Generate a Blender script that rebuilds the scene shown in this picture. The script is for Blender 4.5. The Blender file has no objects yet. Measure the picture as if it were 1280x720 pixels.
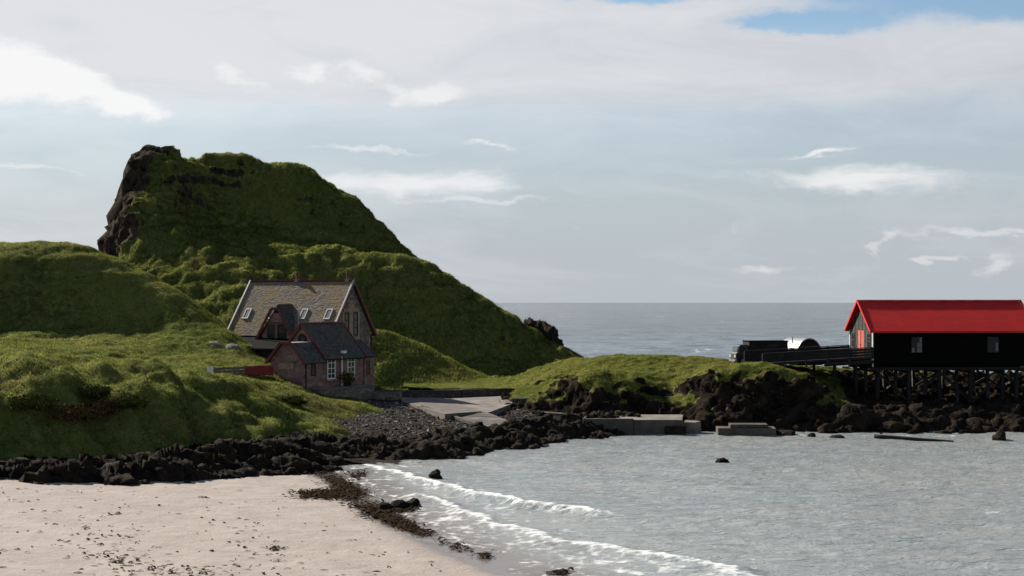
import bpy, bmesh, math, random
import numpy as np
from mathutils import Vector, Matrix
R = math.radians
random.seed(7)
rng = np.random.default_rng(11)
scene = bpy.context.scene
col = scene.collection

# ------------------------------------------------------------------ camera
CH, F = 11.0, 1778.0                       # eye height above the sea (m), focal length in photo pixels
cam_d = bpy.data.cameras.new('camera'); cam_d.lens = 50.0; cam_d.sensor_width = 36.0
cam_d.shift_y = 17 / 1280; cam_d.clip_start = 0.5; cam_d.clip_end = 60000
cam = bpy.data.objects.new('camera', cam_d); col.objects.link(cam)
cam.location = (0, 0, CH); cam.rotation_euler = (R(90), 0, 0)
scene.camera = cam

# ------------------------------------------------------------------ sun, exposure
SUN_EL = R(33.5)
SUN_AZ = R(-46.5)                          # from +Y (view direction) towards +X; negative = left
S = Vector((math.sin(SUN_AZ) * math.cos(SUN_EL), math.cos(SUN_AZ) * math.cos(SUN_EL), math.sin(SUN_EL)))
sun_d = bpy.data.lights.new('sun', 'SUN'); sun_d.energy = 5.0; sun_d.angle = R(0.53); sun_d.color = (1.0, 0.93, 0.82)
sun = bpy.data.objects.new('sun', sun_d); col.objects.link(sun)
sun.rotation_euler = S.to_track_quat('Z', 'Y').to_euler(); sun.location = (-80, 60, 80)
vs = scene.view_settings
vs.view_transform = 'Standard'; vs.look = 'None'; vs.gamma = 1.0; vs.exposure = 1.0; vs.use_curve_mapping = False

# ------------------------------------------------------------------ world: sky with clouds
world = bpy.data.worlds.new('World'); scene.world = world; world.use_nodes = True
class NT:
    """tiny node-tree helper"""
    def __init__(s, tree): s.t = tree; s.n = tree.nodes; s.l = tree.links
    def node(s, typ, **kw):
        n = s.n.new(typ)
        for k, v in kw.items(): setattr(n, k, v)
        return n
    def put(s, sock, v):
        if isinstance(v, bpy.types.NodeSocket): s.l.new(v, sock)
        elif v is not None: sock.default_value = v
    def math(s, op, a, b=None, c=None, clamp=False):
        n = s.node('ShaderNodeMath', operation=op, use_clamp=clamp)
        s.put(n.inputs[0], a); s.put(n.inputs[1], b); s.put(n.inputs[2], c); return n.outputs[0]
    def ramp(s, v, a, b, lo=0.0, hi=1.0, smooth=True):
        n = s.node('ShaderNodeMapRange', interpolation_type='SMOOTHSTEP' if smooth else 'LINEAR')
        s.put(n.inputs[0], v); s.put(n.inputs[1], a); s.put(n.inputs[2], b); s.put(n.inputs[3], lo); s.put(n.inputs[4], hi)
        return n.outputs[0]
    def mix(s, f, a, b, blend='MIX'):
        n = s.node('ShaderNodeMix', data_type='RGBA', blend_type=blend)
        s.put(n.inputs[0], f); s.put(n.inputs[6], a); s.put(n.inputs[7], b); return n.outputs[2]
    def noise(s, vec, scale, detail=4.0, rough=0.55, dist=0.0, dim='3D'):
        n = s.node('ShaderNodeTexNoise', noise_dimensions=dim)
        if vec is not None: s.l.new(vec, n.inputs['Vector'])
        n.inputs['Scale'].default_value = scale; n.inputs['Detail'].default_value = detail
        n.inputs['Roughness'].default_value = rough; n.inputs['Distortion'].default_value = dist
        return n.outputs['Fac']
    def vor(s, vec, scale, feature='F1', out='Distance', rnd=1.0):
        n = s.node('ShaderNodeTexVoronoi', feature=feature); s.l.new(vec, n.inputs['Vector'])
        n.inputs['Scale'].default_value = scale; n.inputs['Randomness'].default_value = rnd; return n.outputs[out]
    def mapping(s, vec, scale=(1, 1, 1), loc=(0, 0, 0), rot=(0, 0, 0)):
        n = s.node('ShaderNodeMapping'); s.l.new(vec, n.inputs[0])
        n.inputs[1].default_value = loc; n.inputs[2].default_value = rot; n.inputs[3].default_value = scale; return n.outputs[0]
    def comb(s, x, y, z):
        n = s.node('ShaderNodeCombineXYZ'); s.put(n.inputs[0], x); s.put(n.inputs[1], y); s.put(n.inputs[2], z); return n.outputs[0]
    def pos(s): return s.node('ShaderNodeNewGeometry').outputs['Position']
    def objc(s): return s.node('ShaderNodeTexCoord').outputs['Object']
    def attr(s, name): return s.node('ShaderNodeAttribute', attribute_name=name).outputs['Fac']
    def bump(s, h, strength=0.5, dist=0.1, normal=None):
        n = s.node('ShaderNodeBump'); s.put(n.inputs['Strength'], strength); s.put(n.inputs['Distance'], dist)
        s.l.new(h, n.inputs['Height'])
        if normal is not None: s.l.new(normal, n.inputs['Normal'])
        return n.outputs['Normal']

def build_sky():
    w = NT(world.node_tree); w.n.clear()
    sky = w.node('ShaderNodeTexSky', sky_type='NISHITA', sun_disc=False)
    sky.sun_elevation = SUN_EL; sky.sun_rotation = SUN_AZ; sky.air_density = 1.0; sky.dust_density = 0.7; sky.ozone_density = 1.5
    d = w.node('ShaderNodeTexCoord').outputs['Generated']
    sep = w.node('ShaderNodeSeparateXYZ'); w.l.new(d, sep.inputs[0])
    az = w.math('MULTIPLY', w.math('ARCTAN2', sep.outputs[0], sep.outputs[1]), 57.2958)     # degrees, 0 = out to sea
    el = w.math('MULTIPLY', w.math('ARCSINE', sep.outputs[2]), 57.2958)
    P = w.comb(az, el, 0.0)
    # wide thin veil
    nA = w.noise(w.mapping(P, (0.055, 0.16, 1), (3.1, 1.7, 0)), 1.0, 6, 0.55, 0.4)
    nB = w.noise(w.mapping(P, (0.16, 0.55, 1), (9.3, 4.1, 0)), 1.0, 7, 0.6, 0.7)
    veil = w.ramp(w.math('ADD', w.math('MULTIPLY', nA, 0.65), w.math('MULTIPLY', nB, 0.4)), 0.34, 0.66)
    nW = w.noise(w.mapping(P, (0.28, 0.62, 1), (7.7, 2.2, 0)), 1.0, 6, 0.6, 0.3); nW2 = w.noise(w.mapping(P, (0.33, 0.8, 1), (1.9, 9.4, 0)), 1.0, 6, 0.6, 0.3)
    azr, elr = az, el
    az = w.math('ADD', az, w.math('MULTIPLY', w.math('SUBTRACT', nW, 0.5), 5.0)); el = w.math('ADD', el, w.math('MULTIPLY', w.math('SUBTRACT', nW2, 0.5), 1.5))
    def blob(a0, e0, sa, se, tilt=0.0):
        da = w.math('DIVIDE', w.math('SUBTRACT', az, a0), sa)
        de = w.math('DIVIDE', w.math('SUBTRACT', w.math('SUBTRACT', el, e0), w.math('MULTIPLY', w.math('SUBTRACT', az, a0), tilt)), se)
        r2 = w.math('ADD', w.math('MULTIPLY', da, da), w.math('MULTIPLY', de, de))
        return w.math('EXPONENT', w.math('MULTIPLY', r2, -1.0))
    # thick veil bank across the upper sky, clear gap at the upper right
    bank = w.math('MULTIPLY', w.ramp(el, 5.5, 8.6), w.ramp(w.math('ADD', el, w.math('MULTIPLY', w.math('SUBTRACT', nA, 0.5), 14.0)), 21.0, 13.5))
    veil = w.math('MULTIPLY', veil, w.ramp(el, 24.0, 12.0, 0.2, 1.0))
    gap = w.math('ADD', blob(19.5, 12.0, 7.0, 1.35, -0.08), w.math('MULTIPLY', blob(11.5, 10.9, 2.6, 0.5, -0.05), 0.85))
    gap = w.math('ADD', gap, w.math('MULTIPLY', blob(5.5, 12.2, 3.4, 0.45, 0.0), 0.6))
    gapn = w.ramp(w.math('MULTIPLY', gap, w.math('ADD', 0.35, w.math('MULTIPLY', nB, 1.5))), 0.12, 0.55)
    v = w.math('MAXIMUM', w.math('MULTIPLY', veil, 0.8), w.math('MULTIPLY', bank, 0.95))
    v = w.math('MULTIPLY', v, w.math('SUBTRACT', 1.0, w.math('MULTIPLY', gapn, 0.97)))
    low = w.math('MULTIPLY', w.ramp(el, 6.5, 1.5, 0.72, 0.95), w.ramp(el, 11.5, 8.0))                                                   # pale bank lying on the horizon
    v = w.math('MAXIMUM', v, low)
    skyc = w.mix(1.0, sky.outputs[0], (0.95, 1.06, 1.10, 1), 'MULTIPLY')
    nV = w.noise(w.mapping(P, (0.10, 0.42, 1), (1.3, 6.4, 0)), 1.0, 7, 0.62, 0.9)
    sd = w.node('ShaderNodeVectorMath', operation='DOT_PRODUCT'); w.l.new(d, sd.inputs[0]); sd.inputs[1].default_value = tuple(S)
    lit = w.math('ADD', w.math('MULTIPLY', w.ramp(sd.outputs['Value'], 0.45, 0.95), 0.55), w.math('MULTIPLY', bank, 0.62))      # cloud is brighter towards the sun and in the thick bank
    lit = w.math('ADD', lit, w.math('MULTIPLY', w.math('SUBTRACT', nV, 0.5), 1.3), None, True)
    bg = w.mix(v, skyc, w.mix(lit, (4.75, 5.2, 5.7, 1), (7.5, 7.5, 7.75, 1)))
    # smooth lens clouds and streaks
    nS = w.noise(w.mapping(P, (0.25, 1.3, 1), (2.7, 8.1, 0)), 1.0, 6, 0.6, 0.5)
    def streak(cur, amt, lo, hi, *bs):
        tot = None
        for b in bs:
            bb = blob(*b); tot = bb if tot is None else w.math('ADD', tot, bb)
        f = w.ramp(w.math('ADD', tot, w.math('MULTIPLY', w.math('SUBTRACT', nS, 0.5), 1.0)), lo, hi, 0, amt)
        return w.mix(f, cur, (8.7, 8.7, 8.8, 1))
    bg = streak(bg, 0.9, 0.25, 1.05, (-4.2, 4.75, 4.6, 0.62, -0.01), (13.8, 4.85, 4.4, 0.55, 0.0), (12, 5.85, 1.6, 0.12, 0.02))
    bg = streak(bg, 0.7, 0.3, 1.3, (-6.0, 6.05, 2.6, 0.13, -0.01), (-19, 5.1, 2.6, 0.15, 0), (18.5, 2.6, 4.5, 0.16, 0.0), (-0.5, 6.25, 1.4, 0.09, 0),
                (-1.0, 4.05, 3.6, 0.14, 0))
    # cumulus puffs
    nC = w.noise(w.mapping(P, (0.75, 1.1, 1), (5.2, 3.3, 0)), 1.0, 9, 0.62, 0.35)
    def puff(cur, amt, lo, hi, colr, *bs):
        tot = None
        for b in bs:
            bb = blob(*b); tot = bb if tot is None else w.math('ADD', tot, bb)
        f = w.ramp(w.math('ADD', tot, w.math('MULTIPLY', w.math('SUBTRACT', nC, 0.5), 1.7)), lo, hi, 0, amt)
        return w.mix(f, cur, colr)
    bg = puff(bg, 0.95, 0.24, 1.15, (9.3, 9.3, 9.3, 1), (-19.6, 9.0, 2.4, 1.1, -0.22), (-16.6, 8.2, 2.2, 0.75, -0.28), (-14.6, 7.5, 1.3, 0.4, -0.1), (-21, 8.2, 3.0, 0.7, 0))
    bg = puff(bg, 0.85, 0.28, 1.2, (8.8, 8.8, 8.85, 1), (-10.9, 8.7, 1.0, 0.55, -0.45), (-6.0, 9.0, 1.5, 0.55, -0.3), (-3.4, 8.3, 1.5, 0.4, 0.05), (-8.2, 9.0, 0.7, 0.35, 0))
    bg = puff(bg, 0.75, 0.34, 1.1, (7.4, 7.4, 7.35, 1), (14.6, 2.0, 0.5, 0.45, 0.9), (16.6, 1.55, 0.9, 0.16, 0.08), (19.0, 1.5, 1.0, 0.5, 0.3), (10.2, 1.3, 1.6, 0.2, 0))
    b = w.node('ShaderNodeBackground'); b.inputs['Strength'].default_value = 0.0505
    w.l.new(bg, b.inputs['Color'])
    o = w.node('ShaderNodeOutputWorld'); w.l.new(b.outputs[0], o.inputs[0])
build_sky()

# ------------------------------------------------------------------ numpy noise and terrain tools
def _h(ix, iy, iz, seed):
    h = (ix.astype(np.uint32) * np.uint32(374761393) + iy.astype(np.uint32) * np.uint32(668265263)
         + iz.astype(np.uint32) * np.uint32(2147483647) + np.uint32((seed * 974711 + 17) & 0xffffffff))
    h = (h ^ (h >> np.uint32(13))) * np.uint32(1274126177)
    h = (h ^ (h >> np.uint32(16))) * np.uint32(2246822519)
    return h ^ (h >> np.uint32(13))
def perlin(x, y, z, seed=0):
    xi, yi, zi = np.floor(x), np.floor(y), np.floor(z)
    xf, yf, zf = x - xi, y - yi, z - zi
    xi, yi, zi = xi.astype(np.int64), yi.astype(np.int64), zi.astype(np.int64)
    fade = lambda t: t * t * t * (t * (t * 6 - 15) + 10)
    u, v, w = fade(xf), fade(yf), fade(zf)
    out = 0
    for dx in (0, 1):
        wx = u if dx else 1 - u
        for dy in (0, 1):
            wy = v if dy else 1 - v
            for dz in (0, 1):
                h = _h(xi + dx, yi + dy, zi + dz, seed)
                gx = (h & np.uint32(255)).astype(np.float64) / 127.5 - 1
                gy = ((h >> np.uint32(8)) & np.uint32(255)).astype(np.float64) / 127.5 - 1
                gz = ((h >> np.uint32(16)) & np.uint32(255)).astype(np.float64) / 127.5 - 1
                out = out + wx * wy * (w if dz else 1 - w) * (gx * (xf - dx) + gy * (yf - dy) + gz * (zf - dz))
    return out * 1.1
def fbm(x, y, z=None, o=4, seed=0, gain=0.5):
    z = np.zeros_like(x) if z is None else z
    a, s, f = 1.0, 0, 1.0
    for i in range(o):
        s = s + a * perlin(x * f + 7.3 * i, y * f + 3.1 * i, z * f + 1.7 * i, seed + i); a *= gain; f *= 2.03
    return s
def ridged(x, y, z=None, o=4, seed=0, gain=0.5):
    z = np.zeros_like(x) if z is None else z
    a, s, f = 1.0, 0, 1.0
    for i in range(o):
        n = 1 - np.abs(perlin(x * f + 5.1 * i, y * f + 9.7 * i, z * f + 2.3 * i, seed + i)) * 2.2
        s = s + a * n; a *= gain; f *= 2.07
    return s - 1.1
def facet(x, y, z, seed=0, tilt=0.9):
    """angular blocks: nearest-cell planes, each with its own height and tilt"""
    x, y, z = np.broadcast_arrays(x, y, z); xi, yi, zi = [np.floor(a).astype(np.int64) for a in (x, y, z)]
    best = np.full(x.shape, 9.0); val = np.zeros(x.shape)
    u = lambda h, k: ((h >> np.uint32(k)) & np.uint32(1023)).astype(np.float64) / 1023
    for dx in (-1, 0, 1):
        for dy in (-1, 0, 1):
            for dz in (-1, 0, 1):
                h = _h(xi + dx, yi + dy, zi + dz, seed); h2 = _h(xi + dx, yi + dy, zi + dz, seed + 50)
                ex, ey, ez = x - (xi + dx + u(h, 0)), y - (yi + dy + u(h, 10)), z - (zi + dz + u(h, 20))
                d = ex * ex + ey * ey + ez * ez; m = d < best
                v = u(h2, 0) - .5 + tilt * ((u(h2, 8) - .5) * ex + (u(h2, 16) - .5) * ey + (u(h2, 21) - .5) * ez)
                best = np.where(m, d, best); val = np.where(m, v, val)
    return val
def sstep(a, b, x):
    t = np.clip((x - a) / (b - a), 0, 1); return t * t * (3 - 2 * t)
def W(px, py, Y):                            # photo pixel at distance Y -> place in the world, used to lay out control points
    return ((px - 640) * Y / F, Y, CH - (py - 377) * Y / F)
def sea_at(px, py, z=0.0):
    Y = (CH - z) * F / (py - 377); return ((px - 640) * Y / F, Y)
def rbf(pts, c=2.0, lam=0.02):
    p = np.array(pts, float); xy, z = p[:, :2], p[:, 2]
    n = len(p); D = np.sqrt(((xy[:, None] - xy[None]) ** 2).sum(-1) + c * c)
    A = np.zeros((n + 3, n + 3)); A[:n, :n] = D - lam * np.eye(n)
    A[:n, n] = 1; A[:n, n + 1:] = xy; A[n, :n] = 1; A[n + 1:, :n] = xy.T
    sol = np.linalg.solve(A, np.concatenate([z, np.zeros(3)]))
    def f(X, Y):
        out = sol[n] + sol[n + 1] * X + sol[n + 2] * Y
        for k in range(n): out = out + sol[k] * np.sqrt((X - xy[k, 0]) ** 2 + (Y - xy[k, 1]) ** 2 + c * c)
        return out
    return f
def dist_line(X, Y, line):
    """signed distance to a polyline (positive on its left side) and the parameter along it"""
    best = np.full(X.shape, 1e9); sgn = np.zeros(X.shape); par = np.zeros(X.shape); acc = 0
    for (x0, y0), (x1, y1) in zip(line[:-1], line[1:]):
        dx, dy = x1 - x0, y1 - y0; L = math.hypot(dx, dy)
        t = np.clip(((X - x0) * dx + (Y - y0) * dy) / (L * L), 0, 1)
        ex, ey = X - (x0 + t * dx), Y - (y0 + t * dy); d = np.hypot(ex, ey); m = d < best
        best = np.where(m, d, best); sgn = np.where(m, np.sign(dx * (Y - y0) - dy * (X - x0)), sgn); par = np.where(m, acc + t * L, par); acc += L
    return best * sgn, par
def mesh_np(name, co, faces, mat, attrs=None, parent=None, smooth=True):
    """co (n,3), faces (m,3|4) int -> one mesh object"""
    me = bpy.data.meshes.new(name); co = np.asarray(co, np.float32); faces = np.asarray(faces, np.int32)
    k = faces.shape[1]
    me.vertices.add(len(co)); me.vertices.foreach_set('co', co.ravel())
    me.loops.add(faces.size); me.loops.foreach_set('vertex_index', faces.ravel())
    me.polygons.add(len(faces)); me.polygons.foreach_set('loop_start', np.arange(0, faces.size, k, dtype=np.int32))
    me.polygons.foreach_set('loop_total', np.full(len(faces), k, np.int32))
    me.polygons.foreach_set('use_smooth', np.full(len(faces), smooth))
    for an, av in (attrs or {}).items():
        if np.ndim(av) == 2 and av.shape[1] == 3:
            a = me.attributes.new(an, 'FLOAT_VECTOR', 'POINT'); a.data.foreach_set('vector', np.asarray(av, np.float32).ravel()); continue
        a = me.attributes.new(an, 'FLOAT', 'POINT'); a.data.foreach_set('value', np.asarray(av, np.float32).ravel())
    me.update(calc_edges=True); me.validate()
    me.materials.append(mat)
    o = bpy.data.objects.new(name, me); col.objects.link(o)
    if parent: o.parent = parent
    return o
def grid_faces(ny, nx, keep=None):
    i = np.arange(ny * nx).reshape(ny, nx)
    f = np.stack([i[:-1, :-1], i[:-1, 1:], i[1:, 1:], i[1:, :-1]], -1).reshape(-1, 4)
    if keep is not None:
        k = keep.reshape(ny, nx); m = (k[:-1, :-1] | k[:-1, 1:] | k[1:, 1:] | k[1:, :-1]).reshape(-1); f = f[m]
    return f
def compact(co, f, attrs):
    used = np.unique(f); mp = np.full(len(co), -1, np.int64); mp[used] = np.arange(len(used))
    return co[used], mp[f], {k: v.reshape(-1)[used] for k, v in attrs.items()}
TER = {}
def heightfield(name, x0, x1, y0, y1, res, f, mat, rockf=None, disp=0.0, dscale=1.0, keepf=None, slope_rock=(0.62, 0.80), zs=1.7, facets=True):
    xs = np.arange(x0, x1 + res, res); ys = np.arange(y0, y1 + res, res); X, Y = np.meshgrid(xs, ys)
    Z = f(X, Y)
    gy, gx = np.gradient(Z, res, res); nl = np.sqrt(gx * gx + gy * gy + 1); nx_, ny_, nz_ = -gx / nl, -gy / nl, 1 / nl
    rock = 1 - sstep(slope_rock[0], slope_rock[1], nz_ + 0.12 * fbm(X * .5, Y * .5, Z * .5, 3, 77))
    if rockf is not None: rock = np.clip(rockf(X, Y, Z, rock), 0, 1)
    P = np.stack([X, Y, Z], -1)
    if disp:
        ua, va, wa = (X * .83 + Y * .55) / dscale, (Y * .83 - X * .55) / dscale, Z / dscale
        d = 0.45 * ridged(ua * .7, va * 1.3, wa * zs, 5, 31, 0.6)
        if facets: d = d + 1.1 * facet(ua * .55 + .2 * d, va * .9, wa * zs * .7 + .2 * d, 33) + .6 * facet(ua * 1.3, va * 2.1, wa * zs * 1.5 + .2 * d, 34)
        d = d * disp * (0.12 + 0.88 * rock)
        P = P + np.stack([nx_, ny_, nz_], -1) * d[..., None]
    keep = keepf(X, Y, Z) if keepf is not None else None
    fc = grid_faces(len(ys), len(xs), keep)
    co, fc, at = compact(P.reshape(-1, 3), fc, {'rock': rock})
    o = mesh_np(name, co, fc, mat, at); o['kind'] = 'structure'
    nb = np.empty(len(co) * 3, np.float32); o.data.vertex_normals.foreach_get('vector', nb)
    TER[name] = (co, fc, at['rock'], nb.reshape(-1, 3))
    return o

# ------------------------------------------------------------------ materials
def new_mat(name):
    m = bpy.data.materials.new(name); m.use_nodes = True; t = NT(m.node_tree)
    b = t.n['Principled BSDF']; return m, t, b
def setb(b, rough=0.9, spec=0.3, metal=0.0):
    b.inputs['Roughness'].default_value = rough; b.inputs['Specular IOR Level'].default_value = spec; b.inputs['Metallic'].default_value = metal
def grass_colour(t, p, k=1.0):
    c = lambda r, g, b: (r * k, g * k, b * k, 1)
    n1 = t.noise(p, 0.11, 4, 0.6); n2 = t.noise(p, 0.55, 5, 0.62, 0.4); n3 = t.noise(p, 1.9, 5, 0.7, 0.5)
    a = t.mix(t.ramp(n1, 0.38, 0.62), c(0.080, 0.101, 0.020), c(0.120, 0.130, 0.031))
    a = t.mix(t.ramp(n2, 0.56, 0.74, 0, 0.65), a, c(0.034, 0.044, 0.012))
    a = t.mix(t.math('MULTIPLY', t.ramp(t.noise(p, 0.23, 5, 0.65, 0.8), 0.52, 0.72), 0.6), a, c(0.17, 0.125, 0.040))
    a = t.mix(t.math('MULTIPLY', t.ramp(t.noise(p, 0.085, 5, 0.68, 0.6), 0.56, 0.68), 0.6), a, c(0.050, 0.042, 0.018))
    a = t.mix(t.ramp(n3, 0.45, 0.68, 0, 0.8), a, c(0.175, 0.165, 0.055))
    return a
def rock_colour(t, p, k=1.0):
    c = lambda r, g, b: (r * k, g * k, b * k, 1)
    n = t.noise(p, 0.9, 7, 0.65, 0.3); n2 = t.noise(p, 4.5, 5, 0.7)
    a = t.mix(t.ramp(n, 0.35, 0.65), c(0.014, 0.0105, 0.008), c(0.060, 0.044, 0.032))
    return t.mix(t.ramp(n2, 0.5, 0.75, 0, 0.6), a, c(0.115, 0.088, 0.065))
def mat_terrain(k=1.0):
    m, t, b = new_mat('turf_and_rock'); p = t.pos(); setb(b, 1.0, 0.02)
    r = t.ramp(t.math('ADD', t.attr('rock'), t.math('MULTIPLY', t.math('SUBTRACT', t.noise(p, 1.6, 5, 0.65), 0.5), 0.9)), 0.38, 0.62)
    t.put(b.inputs['Base Color'], t.mix(r, grass_colour(t, p), rock_colour(t, p, k)))
    h = t.math('ADD', t.math('MULTIPLY', t.noise(p, 1.9, 7, 0.7, 0.6), 0.9), t.math('MULTIPLY', t.noise(p, 9, 4, 0.6), 0.35))
    t.put(b.inputs['Normal'], t.bump(h, 1.0, 0.30)); return m
def mat_blade():
    m, t, b = new_mat('grass_blades'); p = t.pos()
    c = grass_colour(t, p, 1.40)
    nv = t.node('ShaderNodeAttribute', attribute_name='lean').outputs['Vector']
    df = t.node('ShaderNodeBsdfDiffuse'); t.put(df.inputs['Color'], c); t.l.new(nv, df.inputs['Normal'])
    tr = t.node('ShaderNodeBsdfTranslucent'); t.put(tr.inputs['Color'], c)
    mx = t.node('ShaderNodeMixShader'); mx.inputs[0].default_value = 0.16
    t.l.new(df.outputs[0], mx.inputs[1]); t.l.new(tr.outputs[0], mx.inputs[2]); t.l.new(mx.outputs[0], t.n['Material Output'].inputs[0]); return m
def mat_rock(name='shore_rock', dark=(0.008, 0.0062, 0.005, 1), lite=(0.040, 0.029, 0.021, 1), weed=(0.034, 0.026, 0.010, 1)):
    m, t, b = new_mat(name); p = t.pos(); setb(b, 0.9, 0.05)
    n = t.noise(p, 1.1, 7, 0.7, 0.4); n2 = t.noise(p, 5, 5, 0.7)
    a = t.mix(t.ramp(n, 0.35, 0.68), dark, lite)
    a = t.mix(t.ramp(n2, 0.56, 0.76, 0, 0.5), a, (0.095, 0.072, 0.055, 1))
    a = t.mix(t.ramp(t.noise(p, 0.6, 5, 0.6), 0.54, 0.7, 0, 0.8), a, weed)
    t.put(b.inputs['Base Color'], a)
    h = t.noise(t.mapping(p, (1, 1, 1.8), rot=(0.4, 0.3, 0.5)), 3.0, 8, 0.72, 0.8)
    t.put(b.inputs['Normal'], t.bump(h, 1.0, 0.25)); return m
def mat_flat(name, c, rough=0.8, spec=0.3, var=0.25, scale=3.0, bump=0.15, metal=0.0, c2=None):
    m, t, b = new_mat(name); p = t.objc(); setb(b, rough, spec, metal)
    dk = c2 or tuple(x * (1 - var) for x in c[:3]) + (1,)
    n = t.noise(p, scale, 6, 0.65, 0.3)
    t.put(b.inputs['Base Color'], t.mix(t.ramp(n, 0.3, 0.72), dk, c))
    if bump: t.put(b.inputs['Normal'], t.bump(t.noise(p, scale * 5, 5, 0.6), bump, 0.03))
    return m
def mat_masonry(name, cols, mortar, scale=(2.6, 2.6, 4.6), bump=0.6):
    """rubble stone: voronoi cells with recessed joints"""
    m, t, b = new_mat(name); p = t.mapping(t.objc(), scale); setb(b, 0.9, 0.2)
    cc = t.vor(p, 1.0, out='Color'); sep = t.node('ShaderNodeSeparateColor'); t.l.new(cc, sep.inputs[0])
    a = t.mix(sep.outputs[0], cols[0], cols[1]); a = t.mix(t.ramp(sep.outputs[1], 0.6, 0.8), a, cols[2])
    e = t.vor(p, 1.0, 'DISTANCE_TO_EDGE'); j = t.ramp(e, 0.03, 0.10)
    a = t.mix(j, mortar, a); a = t.mix(t.ramp(t.noise(t.objc(), 0.8, 5, 0.65), 0.45, 0.75, 0, 0.55), a, (0.045, 0.040, 0.034, 1))
    t.put(b.inputs['Base Color'], a); t.put(b.inputs['Normal'], t.bump(t.math('ADD', j, t.math('MULTIPLY', t.noise(t.objc(), 9, 4), 0.4)), bump, 0.04)); return m
def mat_slate(name, base, lich, amount):
    m, t, b = new_mat(name); p = t.objc(); setb(b, 0.85, 0.10)
    tone = t.attr('tone')
    a = t.mix(tone, tuple(x * 0.62 for x in base[:3]) + (1,), tuple(min(1, x * 1.35) for x in base[:3]) + (1,))
    l = t.ramp(t.math('ADD', t.noise(p, 0.45, 6, 0.7, 0.3), t.math('MULTIPLY', t.noise(p, 3.2, 5, 0.7), 0.35)), 0.58, 0.80, 0, amount)
    t.put(b.inputs['Base Color'], t.mix(l, a, lich)); t.put(b.inputs['Normal'], t.bump(t.noise(p, 8, 5, 0.65), 0.4, 0.03)); return m
def mat_glass(name, c=(0.02, 0.025, 0.03, 1), rough=0.06):
    m, t, b = new_mat(name); setb(b, rough, 0.6); p = t.objc()
    t.put(b.inputs['Base Color'], c); t.put(b.inputs['Normal'], t.bump(t.noise(p, 2.0, 2), 0.06, 0.05)); return m
def mat_pebble():
    m, t, b = new_mat('pebbles'); setb(b, 0.9, 0.06); p = t.pos()
    tone = t.attr('tone')
    a = t.mix(tone, (0.026, 0.022, 0.019, 1), (0.105, 0.088, 0.075, 1)); a = t.mix(t.ramp(tone, 0.86, 0.95), a, (0.22, 0.185, 0.155, 1))
    t.put(b.inputs['Base Color'], a); t.put(b.inputs['Normal'], t.bump(t.noise(p, 9, 4), 0.3, 0.03)); return m
def mat_sand():
    m, t, b = new_mat('sand'); p = t.pos(); setb(b, 0.9, 0.2)
    wet = t.attr('wet')
    n = t.noise(p, 0.5, 5, 0.6, 0.5); n2 = t.noise(t.mapping(p, (1, 0.35, 1), rot=(0, 0, 0.3)), 1.4, 5, 0.65)
    a = t.mix(t.ramp(n, 0.3, 0.7), (0.250, 0.210, 0.184, 1), (0.300, 0.256, 0.227, 1))
    a = t.mix(t.ramp(n2, 0.5, 0.75, 0, 0.35), a, (0.205, 0.168, 0.142, 1))
    a = t.mix(t.ramp(t.noise(p, 16, 3), 0.6, 0.75, 0, 0.35), a, (0.17, 0.13, 0.105, 1))
    wn = t.ramp(t.math('ADD', wet, t.math('MULTIPLY', t.math('SUBTRACT', n, 0.5), 0.5)), 0.35, 0.75)
    a = t.mix(wn, a, (0.115, 0.092, 0.077, 1))
    t.put(b.inputs['Base Color'], a); t.put(b.inputs['Roughness'], t.ramp(wn, 0, 1, 0.92, 0.18)); t.put(b.inputs['Specular IOR Level'], t.ramp(wn, 0, 1, 0.15, 0.5))
    h = t.math('ADD', t.noise(p, 1.3, 5, 0.6, 0.6), t.math('MULTIPLY', t.noise(p, 7, 4, 0.6), 0.35))
    t.put(b.inputs['Normal'], t.bump(h, t.ramp(wn, 0, 1, 0.75, 0.08), 0.12)); return m
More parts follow.
